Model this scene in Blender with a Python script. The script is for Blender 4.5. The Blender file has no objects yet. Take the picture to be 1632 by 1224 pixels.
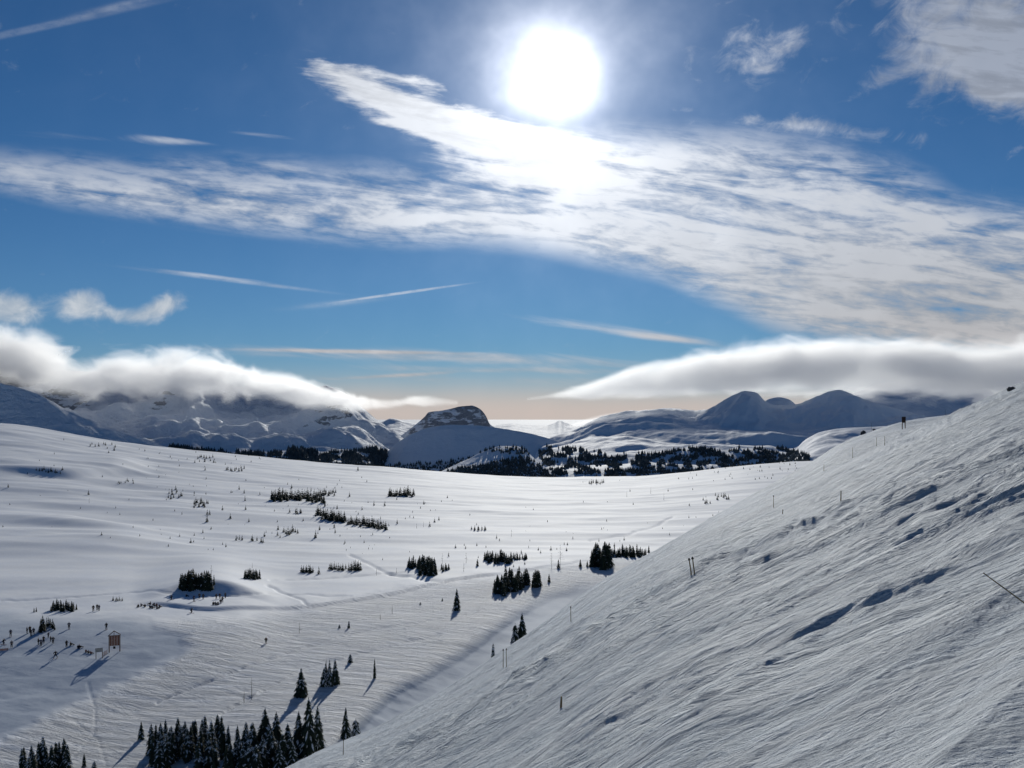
import bpy, bmesh, math, random
import numpy as np
from mathutils import Vector

# ------------------------------------------------------------------ camera, sky, sun, exposure
sc = bpy.context.scene
COL = sc.collection
F = 1588.0                      # focal length in photo pixels
CX, HY = 816.0, 660.0           # photo column straight ahead, photo row of eye level
cam_d = bpy.data.cameras.new('camera')
cam = bpy.data.objects.new('camera', cam_d)
COL.objects.link(cam)
cam.location = (0, 0, 0)
cam.rotation_euler = (math.radians(90), 0, 0)
cam_d.sensor_width = 36.0
cam_d.lens = 36.0 * F / 1632.0
cam_d.shift_y = 48.0 / 1632.0
cam_d.clip_start = 0.2
cam_d.clip_end = 80000.0
sc.camera = cam

SUN = Vector(((885 - CX) / F, 1.0, (HY - 120) / F)).normalized()
SUN_EL = math.asin(SUN.z)
SUN_AZ = math.atan2(SUN.x, SUN.y)
sun_d = bpy.data.lights.new('sun', 'SUN')
sun_d.energy = 2.9
sun_d.angle = math.radians(0.5)
sun_d.color = (1.0, 0.975, 0.90)
sun_o = bpy.data.objects.new('sun', sun_d)
COL.objects.link(sun_o)
sun_o.rotation_euler = (-SUN).to_track_quat('-Z', 'Y').to_euler()

sc.view_settings.view_transform = 'Standard'
sc.view_settings.look = 'None'
sc.view_settings.exposure = 0.0
sc.view_settings.gamma = 1.0
sc.view_settings.use_curve_mapping = False
sc.cycles.use_denoising = True
sc.cycles.max_bounces = 6
sc.cycles.diffuse_bounces = 3
sc.cycles.glossy_bounces = 2
sc.cycles.transparent_max_bounces = 8
sc.cycles.volume_bounces = 5
sc.cycles.volume_max_steps = 256
sc.cycles.sample_clamp_indirect = 6.0

world = bpy.data.worlds.new('World')
sc.world = world
world.use_nodes = True


class NT:
    """small helper that writes node maths as python"""
    def __init__(s, tree):
        s.t = tree; s.n = tree.nodes; s.l = tree.links
    def new(s, typ, **kw):
        n = s.n.new(typ)
        for k, v in kw.items():
            setattr(n, k, v)
        return n
    def put(s, sock, v):
        if hasattr(v, 'is_linked') or isinstance(v, bpy.types.NodeSocket):
            s.l.new(v, sock)
        else:
            sock.default_value = v
    def m(s, op, a, b=0.0, c=0.0, clamp=False):
        n = s.n.new('ShaderNodeMath'); n.operation = op; n.use_clamp = clamp
        s.put(n.inputs[0], a); s.put(n.inputs[1], b)
        if len(n.inputs) > 2: s.put(n.inputs[2], c)
        return n.outputs[0]
    def add(s, a, b): return s.m('ADD', a, b)
    def sub(s, a, b): return s.m('SUBTRACT', a, b)
    def mul(s, a, b): return s.m('MULTIPLY', a, b)
    def div(s, a, b): return s.m('DIVIDE', a, b)
    def clamp(s, a): return s.m('ADD', a, 0.0, clamp=True)
    def vec(s, x, y, z):
        n = s.n.new('ShaderNodeCombineXYZ')
        for i, v in enumerate((x, y, z)): s.put(n.inputs[i], v)
        return n.outputs[0]
    def sep(s, v):
        n = s.n.new('ShaderNodeSeparateXYZ'); s.l.new(v, n.inputs[0]); return n.outputs
    def noise(s, v, scale, detail=4, rough=.55, dist=0.0, dim='3D', out=0):
        n = s.n.new('ShaderNodeTexNoise'); n.noise_dimensions = dim
        s.l.new(v, n.inputs['Vector'])
        n.inputs['Scale'].default_value = scale
        n.inputs['Detail'].default_value = detail
        n.inputs['Roughness'].default_value = rough
        n.inputs['Distortion'].default_value = dist
        return n.outputs[out]
    def step(s, a, lo, hi, to0=0.0, to1=1.0, kind='SMOOTHSTEP'):
        n = s.n.new('ShaderNodeMapRange'); n.interpolation_type = kind
        s.put(n.inputs[0], a); s.put(n.inputs[1], lo); s.put(n.inputs[2], hi)
        s.put(n.inputs[3], to0); s.put(n.inputs[4], to1)
        return n.outputs[0]
    def mix(s, f, a, b, mode='MIX'):
        n = s.n.new('ShaderNodeMix'); n.data_type = 'RGBA'; n.blend_type = mode
        s.put(n.inputs[0], f)
        s.put(n.inputs[6], a if not isinstance(a, tuple) else (*a, 1)[:4])
        s.put(n.inputs[7], b if not isinstance(b, tuple) else (*b, 1)[:4])
        return n.outputs[2]
    def curve(s, a, pts, x0, x1, y0, y1):
        """float curve through pts given in their own units"""
        n = s.n.new('ShaderNodeFloatCurve')
        c = n.mapping.curves[0]
        ps = [((x - x0) / (x1 - x0), (y - y0) / (y1 - y0)) for x, y in pts]
        c.points[0].location = ps[0]; c.points[1].location = ps[-1]
        for p in ps[1:-1]: c.points.new(*p)
        n.mapping.use_clip = False
        n.mapping.update()
        s.put(n.inputs['Value'], s.step(a, x0, x1, kind='LINEAR'))
        return s.add(s.mul(n.outputs[0], y1 - y0), y0)


def build_world():
    t = world.node_tree
    t.nodes.clear()
    w = NT(t)
    out = w.new('ShaderNodeOutputWorld')
    bg = w.new('ShaderNodeBackground')
    STR = 0.1
    bg.inputs['Strength'].default_value = STR
    t.links.new(bg.outputs[0], out.inputs['Surface'])
    tc = w.new('ShaderNodeTexCoord').outputs['Generated']
    nrm = w.new('ShaderNodeVectorMath', operation='NORMALIZE')
    t.links.new(tc, nrm.inputs[0])
    d = nrm.outputs[0]
    x, y, z = w.sep(d)
    zc = w.m('MAXIMUM', z, 0.012)
    sky = w.new('ShaderNodeTexSky', sky_type='NISHITA')
    sky.sun_disc = False
    sky.sun_elevation = SUN_EL
    sky.sun_rotation = SUN_AZ
    sky.altitude = 2400
    sky.air_density = 1.0
    sky.dust_density = 0.3
    sky.ozone_density = 2.0
    t.links.new(w.vec(x, y, zc), sky.inputs[0])
    skyc = w.mix(1.0, sky.outputs[0], (SKY_R, SKY_G, SKY_B), 'MULTIPLY')
    # angle to the sun
    dt = w.new('ShaderNodeVectorMath', operation='DOT_PRODUCT')
    t.links.new(d, dt.inputs[0]); dt.inputs[1].default_value = SUN
    ang = w.mul(w.m('ARCCOSINE', w.m('MINIMUM', dt.outputs['Value'], 0.999999)), 180 / math.pi)
    # directions as seen over the valley: columns and rows of the sky
    yf = w.m('MAXIMUM', y, 0.03)
    X = w.add(w.mul(w.div(x, yf), F), CX)
    Yp = w.sub(HY, w.mul(w.div(z, yf), F))
    front = w.step(y, 0.05, 0.25)

    def blob(cx, cy, rx, ry, rot=0.0, amp=1.0, sharp=2.0):
        c_, s_ = math.cos(math.radians(rot)), math.sin(math.radians(rot))
        dx = w.sub(X, cx); dy = w.sub(Yp, cy)
        a = w.div(w.add(w.mul(dx, c_), w.mul(dy, s_)), rx)
        b = w.div(w.sub(w.mul(dy, c_), w.mul(dx, s_)), ry)
        q = w.add(w.mul(a, a), w.mul(b, b))
        if sharp != 2.0: q = w.m('POWER', q, sharp / 2)
        return w.mul(w.m('EXPONENT', w.mul(q, -1.0)), amp)

    def summ(l):
        r = l[0]
        for k in l[1:]: r = w.add(r, k)
        return r
    # cloud plane coordinates (perspective of a high layer)
    k = w.add(w.m('MAXIMUM', z, 0.0), 0.10)
    px_, py_ = w.div(x, k), w.div(y, k)
    P = w.vec(w.add(px_, w.mul(py_, 0.35)), py_, 0.0)
    P1 = w.vec(w.mul(w.add(px_, w.mul(py_, .55)), 1.0), w.mul(py_, 2.0), 3.1)
    n1 = w.noise(P1, 1.6, 9, .62, .7)
    # fibres, nearly level
    P2 = w.vec(w.mul(w.add(X, w.mul(Yp, -1.3)), .0042), w.mul(w.sub(Yp, w.mul(X, .10)), .026), 0.7)
    n2 = w.noise(P2, 1.0, 8, .6, .6)
    P3 = w.vec(w.mul(w.sub(X, w.mul(Yp, .8)), .019), w.mul(w.add(Yp, w.mul(X, -.02)), .052), 5.0)
    n3 = w.noise(P3, 1.0, 6, .6, .3)      # small ripples
    warp = w.mul(w.sub(w.noise(w.vec(w.mul(X, .004), w.mul(Yp, .012), 2.), 1.0, 4), .5), 60)
    Yw = w.add(Yp, warp)

    # main band: everything between a lower and an upper edge that bend across the sky
    low = w.curve(X, [(-600, 285), (-100, 292), (150, 345), (500, 388), (800, 405), (1000, 440), (1130, 492), (1280, 548), (1700, 600), (2400, 640)], -600, 2400, 0, 700)
    up = w.curve(X, [(-600, 215), (-100, 238), (300, 262), (620, 262), (900, 220), (1120, 205), (1400, 250), (1632, 330), (2000, 300), (2400, 250)], -600, 2400, 0, 700)
    lowm = w.step(w.sub(low, w.add(Yp, w.mul(warp, .5))), -8, 44)
    upm = w.step(w.sub(w.add(Yw, 0), up), -30, 60)
    band = w.mul(lowm, upm)
    thick = summ([blob(1150, 420, 420, 110, 10, .30), blob(1500, 480, 420, 110, 5, .55), blob(870, 370, 500, 55, 6, .24),
                  blob(520, 340, 380, 36, 5, .16), blob(180, 310, 240, 35, 9, .14), blob(980, 260, 240, 60, 12, .38),
                  blob(760, 310, 60, 22, 0, .12), blob(2100, 420, 500, 250, 0, .5), blob(1540, 315, 60, 26, 0, .22), blob(1250, 235, 150, 40, 6, .12)])
    thin = summ([blob(1010, 345, 110, 22, 10, .18), blob(1160, 360, 90, 30, 25, .26), blob(560, 320, 100, 14, 2, .16),
                 blob(1300, 420, 180, 12, 3, .2)])
    tex = w.add(w.mul(n2, .64), w.mul(n3, .36))
    cov = w.add(w.mul(w.sub(tex, .5), 5.6), w.add(w.sub(thick, thin), .26))
    a_band = w.mul(band, w.step(cov, -.45, 1.05))
    # upper tongue running to the sun, and other named wisps
    tong = summ([blob(600, 150, 130, 20, 22, .95), blob(720, 195, 150, 24, 18, 1.15), blob(860, 240, 150, 36, 12, 1.3), blob(660, 130, 90, 12, 12, .7),
                 blob(540, 110, 60, 10, 10, .4), blob(700, 215, 90, 9, 14, .7), blob(860, 290, 170, 26, 6, .9)])
    tex_t = w.step(tong, .06, .35)
    a_t = w.step(w.add(tong, w.mul(w.sub(tex, .5), 4.0)), .22, 1.05)
    a_t = w.mul(a_t, tex_t)
    puff = summ([blob(1205, 75, 95, 45, -25, .58), blob(1560, 70, 140, 70, 25, .95), blob(1600, 140, 110, 32, 15, .7), blob(1420, 125, 70, 18, -20, .55),
                 blob(1720, 40, 240, 120, 0, .9), blob(1320, 205, 190, 16, 6, .5), blob(1230, 120, 70, 30, -30, .3)])
    nP = w.noise(w.vec(w.mul(X, .016), w.mul(w.add(Yp, w.mul(X, .25)), .022), 9.), 1.0, 8, .62, .5)
    a_p = w.step(w.add(puff, w.mul(w.sub(nP, .5), 1.9)), .22, 1.25)
    wisp = summ([blob(320, 438, 110, 4, 7, .58), blob(120, 220, 150, 9, 3, .34), blob(420, 215, 70, 5, 6, .35), blob(290, 225, 60, 5, 6, .3),
                 blob(450, 268, 60, 8, 8, .6), blob(900, 515, 190, 10, 8, .40), blob(1060, 538, 90, 7, 6, .5),
                 blob(720, 570, 420, 13, 2, .58), blob(760, 606, 380, 10, 1, .45), blob(560, 560, 170, 3, 1, .55), blob(800, 590, 240, 6, 1, .45), blob(640, 598, 100, 3, -3, .4),
                 blob(1300, 460, 120, 8, 4, .2), blob(-200, 180, 300, 20, 3, .5), blob(2000, 250, 300, 60, 3, .4), blob(1180, 260, 80, 30, 10, .5)])
    a_w = w.step(w.add(wisp, w.mul(w.sub(n2, .5), 1.3)), .18, .95)
    a_w = w.mul(a_w, w.step(wisp, .05, .25))
    # vapour trails
    tr_tex = w.noise(w.vec(w.mul(X, .03), w.mul(Yp, .06), 0.), 1.0, 6, .7)
    tr = summ([blob(70, 42, 190, 6, -12, .17, 4), blob(185, 10, 70, 5, -14, .25), blob(640, 467, 92, 2.2, -8, .62, 4), blob(540, 483, 60, 4, -6, .28), blob(370, 447, 130, 3.0, 7, .4, 3)])
    a_r = w.mul(tr, w.step(tr_tex, .3, .62, .45, 1.0))
    # small low puffs above the left range
    lp = summ([blob(20, 488, 52, 27, 5, 1.15), blob(-80, 500, 90, 30, 5, 1.0), blob(128, 482, 42, 26, -10, 1.15), blob(188, 503, 50, 16, 5, .8), blob(258, 488, 48, 20, -22, 1.2), blob(345, 540, 26, 14, 0, .4)])
    nL = w.noise(w.vec(w.mul(X, .02), w.mul(Yp, .026), 4.), 1.0, 7, .58, .5)
    a_l = w.step(w.add(lp, w.mul(w.sub(nL, .5), 1.25)), .35, 1.25)
    a_l = w.mul(a_l, .86)
    # sky outside the framed part: the same kind of cirrus, thinly
    far = w.step(w.m('ABSOLUTE', w.sub(X, 816)), 900, 1900)
    above = w.step(Yp, -100, -700)
    out_m = w.m('MAXIMUM', w.m('MAXIMUM', far, above), w.sub(1.0, front))
    a_o = w.mul(w.mul(w.step(n1, .5, .8), .25), out_m)

    def screen(a, b): return w.sub(1.0, w.mul(w.sub(1.0, a), w.sub(1.0, b)))
    hi = w.mul(screen(screen(screen(a_band, a_t), screen(a_p, a_w)), a_r), front)
    hi = w.mul(w.clamp(hi), .86)
    hi = screen(hi, a_o)
    low_a = w.mul(a_l, front)
    # glow of the sun through thin air and ice
    wobn = w.noise(w.vec(w.mul(X, .012), w.mul(Yp, .012), 1.5), 1.0, 3, .5)
    ang = w.mul(ang, w.add(w.mul(w.sub(wobn, .5), .7), 1.0))
    g1 = w.m('EXPONENT', w.mul(w.m('POWER', w.div(ang, 2.0), 1.9), -1.0))
    g2 = w.m('EXPONENT', w.mul(w.div(ang, 2.6), -1.0))
    g3 = w.m('EXPONENT', w.mul(w.div(ang, 9.0), -1.0))
    # warm pale air low over the far valley
    hz = w.mul(w.m('EXPONENT', w.mul(w.m('POWER', w.div(w.m('MAXIMUM', z, 0.0), .030), 2.0), -1.0)), w.step(ang, 62, 8, .25, 1.0))
    hz2 = w.m('EXPONENT', w.mul(w.div(w.m('MAXIMUM', z, 0.0), .085), -1.0))
    base = w.mix(w.mul(hz2, .50), skyc, (2.4, 3.2, 4.4))
    base = w.mix(w.mul(hz, .92), base, (6.2, 5.05, 4.45))
    base = w.mix(1.0, base, w.mix(w.m('MINIMUM', w.add(g1, w.mul(g2, .85)), 1.0), (0, 0, 0), (15., 15., 15.5)), 'ADD')
    base = w.mix(1.0, base, w.mix(g3, (0, 0, 0), (.9, 1.0, 1.15)), 'ADD')
    # clouds: brighter towards the sun
    lowgrey = w.mul(w.step(Yp, 250, 560), w.step(X, 700, 1500))
    cc = w.mix(lowgrey, (6.3, 6.6, 7.1), (5.0, 4.9, 4.9))
    cc = w.mix(w.step(Yp, 470, 600), cc, (5.2, 4.7, 4.5))
    cc = w.mix(w.mul(w.step(X, 1100, 1500), w.step(Yp, 260, 120)), cc, (3.6, 4.0, 4.8))
    shade = w.step(tex, .38, .62, .74, 1.12)
    cc = w.mix(1.0, cc, w.mix(shade, (0, 0, 0), (1, 1, 1)), 'MULTIPLY')
    gl = w.m('EXPONENT', w.mul(w.div(ang, 6.0), -1.0))
    cc = w.mix(1.0, cc, w.mix(gl, (0, 0, 0), (13., 13., 13.)), 'ADD')
    c1 = w.mix(hi, base, cc)
    c2 = w.mix(low_a, c1, w.mix(w.step(nL, .35, .7), (4.3, 4.9, 5.6), (6.4, 6.7, 7.0)))
    t.links.new(c2, bg.inputs['Color'])
    world.cycles.sampling_method = 'MANUAL'
    world.cycles.sample_map_resolution = 1024


SKY_R, SKY_G, SKY_B = 0.13, 0.31, 0.47
build_world()

# ------------------------------------------------------------------ numeric helpers
def _h(ix, iy, seed):
    h = (ix * 374761393 + iy * 668265263 + seed * 1442695041) & 0xFFFFFFFF
    h = ((h ^ (h >> 13)) * 1274126177) & 0xFFFFFFFF
    h = (h ^ (h >> 16)) & 0xFFFFFFFF
    return h.astype(np.float64) / 4294967296.0


def pn(x, y, seed=0):
    """gradient noise, about -1..1"""
    x = np.asarray(x, float); y = np.asarray(y, float)
    xi = np.floor(x); yi = np.floor(y)
    fx = x - xi; fy = y - yi
    xi = xi.astype(np.int64); yi = yi.astype(np.int64)
    def g(ax, ay, dx, dy):
        a = _h(ax, ay, seed) * 6.2831853
        return np.cos(a) * dx + np.sin(a) * dy
    u = fx * fx * fx * (fx * (fx * 6 - 15) + 10)
    v = fy * fy * fy * (fy * (fy * 6 - 15) + 10)
    a = g(xi, yi, fx, fy); b = g(xi + 1, yi, fx - 1, fy)
    c = g(xi, yi + 1, fx, fy - 1); d = g(xi + 1, yi + 1, fx - 1, fy - 1)
    return (a + (b - a) * u + (c - a) * v + (a - b - c + d) * u * v) * 1.55


def fbm(x, y, o=4, seed=0, gain=.5):
    s = 0; a = 1.0; n = 0
    for i in range(o):
        s = s + a * pn(x * 2 ** i, y * 2 ** i, seed + 17 * i); n += a; a *= gain
    return s / n


def ridged(x, y, o=4, seed=0, gain=.5):
    s = 0; a = 1.0; n = 0; w = 1.0
    for i in range(o):
        r = 1 - np.abs(pn(x * 2 ** i, y * 2 ** i, seed + 31 * i)); r = r * r
        s = s + a * r * w; w = np.clip(r * 1.6, 0, 1); n += a; a *= gain
    return s / n


def ss(a, b, x):
    t = np.clip((x - a) / (b - a), 0, 1)
    return t * t * (3 - 2 * t)


def smooth_interp(x, xs, ys):
    """monotone-ish smooth interpolation (pchip)"""
    xs = np.array(xs, float); ys = np.array(ys, float); x = np.asarray(x, float)
    h = np.diff(xs); dlt = np.diff(ys) / h
    m = np.zeros_like(ys)
    for i in range(1, len(xs) - 1):
        if dlt[i - 1] * dlt[i] > 0:
            w1 = 2 * h[i] + h[i - 1]; w2 = h[i] + 2 * h[i - 1]
            m[i] = (w1 + w2) / (w1 / dlt[i - 1] + w2 / dlt[i])
    m[0] = dlt[0]; m[-1] = dlt[-1]
    i = np.clip(np.searchsorted(xs, x) - 1, 0, len(h) - 1)
    t = (x - xs[i]) / h[i]
    t = np.clip(t, -.5, 1.5)
    t2 = t * t; t3 = t2 * t
    return (2 * t3 - 3 * t2 + 1) * ys[i] + (t3 - 2 * t2 + t) * h[i] * m[i] + (-2 * t3 + 3 * t2) * ys[i + 1] + (t3 - t2) * h[i] * m[i + 1]


def poly_mask(px, py, poly, soft=8.0):
    """1 inside the polygon, 0 outside, soft edge"""
    inside = np.zeros(px.shape, bool); dist = np.full(px.shape, 1e9)
    n = len(poly)
    for i in range(n):
        x1, y1 = poly[i]; x2, y2 = poly[(i + 1) % n]
        if y1 != y2:
            cond = ((y1 > py) != (y2 > py)) & (px < (x2 - x1) * (py - y1) / (y2 - y1) + x1)
            inside ^= cond
        L2 = (x2 - x1) ** 2 + (y2 - y1) ** 2
        tt = np.clip(((px - x1) * (x2 - x1) + (py - y1) * (y2 - y1)) / L2, 0, 1)
        dist = np.minimum(dist, np.hypot(px - x1 - tt * (x2 - x1), py - y1 - tt * (y2 - y1)))
    return ss(-soft, soft, np.where(inside, dist, -dist))


def link(name, me, parent=None, mats=()):
    o = bpy.data.objects.new(name, me); COL.objects.link(o)
    for m in mats: me.materials.append(m)
    if parent: o.parent = parent
    return o


def tag(o, label=None, cat=None, group=None, kind=None):
    if label: o['label'] = label
    if cat: o['category'] = cat
    if group: o['group'] = group
    if kind: o['kind'] = kind
    return o


class Surf:
    """ground sheet on rows of depth Y and columns of bearing u = x / Y"""
    def __init__(s, us, Ys, Z):
        s.us, s.Ys, s.Z = us, Ys, Z
    def z(s, u, Y):
        u = np.atleast_1d(u); Y = np.atleast_1d(Y)
        i = np.clip(np.searchsorted(s.us, u) - 1, 0, len(s.us) - 2)
        j = np.clip(np.searchsorted(s.Ys, Y) - 1, 0, len(s.Ys) - 2)
        a = np.clip((u - s.us[i]) / (s.us[i + 1] - s.us[i]), 0, 1); b = np.clip((Y - s.Ys[j]) / (s.Ys[j + 1] - s.Ys[j]), 0, 1)
        Z = s.Z
        return Z[j, i] * (1 - a) * (1 - b) + Z[j, i + 1] * a * (1 - b) + Z[j + 1, i] * (1 - a) * b + Z[j + 1, i + 1] * a * b
    def hit(s, px, py):
        u = (px - CX) / F; v = (HY - py) / F
        zs = s.z(np.full(len(s.Ys), u), s.Ys)
        e = zs / s.Ys - v
        k = np.nonzero((e[:-1] < 0) & (e[1:] >= 0))[0]
        if len(k) == 0:
            j = int(np.argmax(e)) if e.max() < 0 else 0
            Y = s.Ys[j]
        else:
            j = k[0]; Y = s.Ys[j] + (s.Ys[j + 1] - s.Ys[j]) * (-e[j]) / (e[j + 1] - e[j])
        return Vector((u * Y, Y, float(s.z(u, Y)[0])))
    def at(s, x, Y):
        return float(s.z(x / Y, Y)[0])


def sheet(name, us, Ys, Z, mat, attrs=None, smooth=True):
    nu, ny = len(us), len(Ys)
    U, YY = np.meshgrid(us, Ys)
    co = np.stack([U * YY, YY, Z], -1).reshape(-1, 3).astype(np.float32)
    idx = np.arange(nu * ny).reshape(ny, nu)
    q = np.stack([idx[:-1, :-1], idx[:-1, 1:], idx[1:, 1:], idx[1:, :-1]], -1).reshape(-1, 4)
    me = bpy.data.meshes.new(name)
    me.vertices.add(len(co)); me.vertices.foreach_set('co', co.ravel())
    me.loops.add(q.size); me.loops.foreach_set('vertex_index', q.ravel().astype(np.int32))
    me.polygons.add(len(q)); me.polygons.foreach_set('loop_start', np.arange(0, q.size, 4, dtype=np.int32))
    me.update(calc_edges=True)
    me.polygons.foreach_set('use_smooth', np.full(len(q), smooth))
    for k, a in (attrs or {}).items():
        at = me.attributes.new(k, 'FLOAT', 'POINT'); at.data.foreach_set('value', a.astype(np.float32).ravel())
    o = link(name, me, mats=[mat])
    o['kind'] = 'structure'
    return o


def mesh_from(name, verts, faces, mats=(), fmat=None, smooth=False):
    me = bpy.data.meshes.new(name)
    me.from_pydata([tuple(v) for v in verts], [], faces)
    for m in mats: me.materials.append(m)
    if fmat is not None: me.polygons.foreach_set('material_index', np.array(fmat, np.int32))
    if smooth: me.polygons.foreach_set('use_smooth', np.ones(len(faces), bool))
    me.update()
    return me

# ------------------------------------------------------------------ materials
def principled(name):
    m = bpy.data.materials.new(name); m.use_nodes = True
    m.node_tree.nodes.clear()
    w = NT(m.node_tree)
    out = w.new('ShaderNodeOutputMaterial'); b = w.new('ShaderNodeBsdfPrincipled')
    m.node_tree.links.new(b.outputs[0], out.inputs['Surface'])
    return m, w, b, out


def snow_material(name, fine, spec=.35, rough=.62, rock=0.0, bump=1.0, kind='field'):
    m, w, b, out = principled(name)
    tc = w.new('ShaderNodeTexCoord').outputs['Object']
    geo = w.new('ShaderNodeNewGeometry')
    px, py, pz = w.sep(tc)
    n = w.noise(tc, fine * .06, 5, .6)
    col = w.mix(w.step(n, .3, .7), (.80, .83, .88), (.88, .89, .90))
    h = None
    if kind == 'field':
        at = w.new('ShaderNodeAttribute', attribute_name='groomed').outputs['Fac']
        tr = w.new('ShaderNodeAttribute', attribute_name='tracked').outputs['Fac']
        groomed_shade = w.mix(w.step(w.noise(tc, .06, 4), .3, .7), (.50, .56, .64), (.60, .65, .71))  # groomed snow's own tone, with the cat track's shading put into the colour
        col = w.mix(at, col, groomed_shade)
        q = w.add(px, w.mul(w.noise(tc, .018, 2), 60))
        v1 = w.noise(w.vec(w.mul(w.add(px, w.mul(py, -.45)), .06), w.mul(w.add(py, w.mul(px, .22)), .42), 0.0), 1.0, 6, .80, .8)
        v2 = w.noise(w.vec(w.mul(q, .05), w.mul(w.add(py, w.mul(px, .5)), .24), 4.0), 1.0, 6, .70, 1.4)
        tracks = w.add(w.mul(v1, .6), w.mul(v2, .6))
        h = w.add(w.mul(w.mul(tracks, tr), 2.6), w.mul(w.noise(tc, .8, 4), .05))
        dist = 1.0
        sp = w.step(at, 0, 1, spec, spec * .35)
        w.put(b.inputs['Specular IOR Level'], sp)
    elif kind == 'slope':
        # chunky ski-cut snow, furrows running with the fall line
        a_, b_ = .96, -.28
        s_ = w.add(w.mul(px, a_), w.mul(py, b_)); c_ = w.add(w.mul(px, .28), w.mul(py, .96))
        v1 = w.noise(w.vec(w.mul(s_, 1.3), w.mul(c_, 2.8), 0.0), 1.0, 7, .75, .3)
        v2 = w.noise(w.vec(w.mul(s_, 6.0), w.mul(c_, 11.0), 3.0), 1.0, 6, .7, .5)
        v3 = w.noise(tc, 14.0, 4, .7)
        vm = w.noise(w.vec(w.mul(s_, .36), w.mul(c_, .60), 8.0), 1.0, 6, .68, .6)
        vp = w.step(w.noise(w.vec(w.mul(s_, .05), w.mul(c_, .09), 2.0), 1.0, 3, .5), .36, .62, .35, 1.2)
        h = w.add(w.mul(w.mul(vm, vp), 2.7), w.mul(v3, .02))
        h = w.add(w.add(h, w.mul(v1, .50)), w.mul(v2, .10))
        dist = 1.0
        w.put(b.inputs['Specular IOR Level'], spec)
    else:
        h = w.mul(w.noise(w.vec(w.mul(px, fine), w.mul(py, fine), w.mul(pz, fine * 1.5)), 1.0, 8, .6), 1.0)
        dist = 1.0
        w.put(b.inputs['Specular IOR Level'], spec)
    if kind == 'slope':
        col = w.mix(w.step(w.noise(w.vec(w.mul(s_, .12), w.mul(c_, .5), 0.), 1.0, 6, .65), .35, .65), (.68, .75, .82), (.80, .85, .90))
    if rock > 0:
        nz = w.sep(geo.outputs['True Normal'])[2]
        rn = w.noise(w.vec(w.mul(px, .012), w.mul(py, .012), w.mul(pz, .05)), 1.0, 8, .65)
        f = w.step(w.add(w.mul(w.sub(1.0, nz), 1.5), w.mul(w.sub(rn, .5), 1.6)), rock, rock + .12)
        rc = w.mix(w.noise(w.vec(w.mul(px, .02), w.mul(py, .02), w.mul(pz, .12)), 1.0, 6), (.06, .065, .08), (.17, .175, .19))
        col = w.mix(w.mul(f, .8), col, rc)
    bp = w.new('ShaderNodeBump'); bp.inputs['Strength'].default_value = bump; bp.inputs['Distance'].default_value = dist
    w.put(bp.inputs['Height'], h)
    m.node_tree.links.new(bp.outputs[0], b.inputs['Normal'])
    w.put(b.inputs['Base Color'], col)
    b.inputs['Roughness'].default_value = rough
    return m


def plain(name, c1, c2, scale=20., rough=.8, spec=.2):
    m, w, b, out = principled(name)
    tc = w.new('ShaderNodeTexCoord').outputs['Object']
    n = w.noise(tc, scale, 5, .6)
    w.put(b.inputs['Base Color'], w.mix(w.step(n, .32, .68), c1, c2))
    b.inputs['Roughness'].default_value = rough
    b.inputs['Specular IOR Level'].default_value = spec
    return m


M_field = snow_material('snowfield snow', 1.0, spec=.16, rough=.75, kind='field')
M_slope = snow_material('cut snow', 1.0, spec=.14, rough=.75, kind='slope', bump=.9)
M_mount = snow_material('mountain snow', .02, spec=.10, rough=.75, rock=.80, bump=1.0, kind='mountain')
M_mount.node_tree.nodes['Bump'].inputs['Distance'].default_value = 24.0
M_rocky = snow_material('rock and snow', .02, spec=.10, rough=.8, rock=.56, bump=1.0, kind='mountain')
M_rocky.node_tree.nodes['Bump'].inputs['Distance'].default_value = 16.0
M_far = snow_material('far snow and cloud', .006, spec=.10, rough=.75, rock=.75, bump=1.0, kind='mountain')
M_far.node_tree.nodes['Bump'].inputs['Distance'].default_value = 30.0
M_soft = snow_material('hill snow', .02, spec=.10, rough=.75, rock=.95, bump=1.0, kind='mountain')
M_soft.node_tree.nodes['Bump'].inputs['Distance'].default_value = 6.0
M_needle = plain('fir needles', (.018, .030, .020), (.045, .060, .036), 3.0, .75)
M_needle_r = plain('dry fir needles', (.045, .028, .022), (.075, .050, .036), 3.0, .8)
M_bark = plain('bark', (.07, .055, .045), (.14, .115, .10), 8.0, .9)
M_snowcap = plain('settled snow', (.80, .83, .88), (.88, .89, .90), 4.0, .7)
M_haze_spruce = plain('haze-tinted spruce', (.045, .060, .062), (.095, .115, .125), .05, .8)  # distance haze put into the needle colour, lighter and bluer
M_dead = plain('grey dead wood', (.10, .09, .08), (.20, .18, .16), 8.0, .9)

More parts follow.
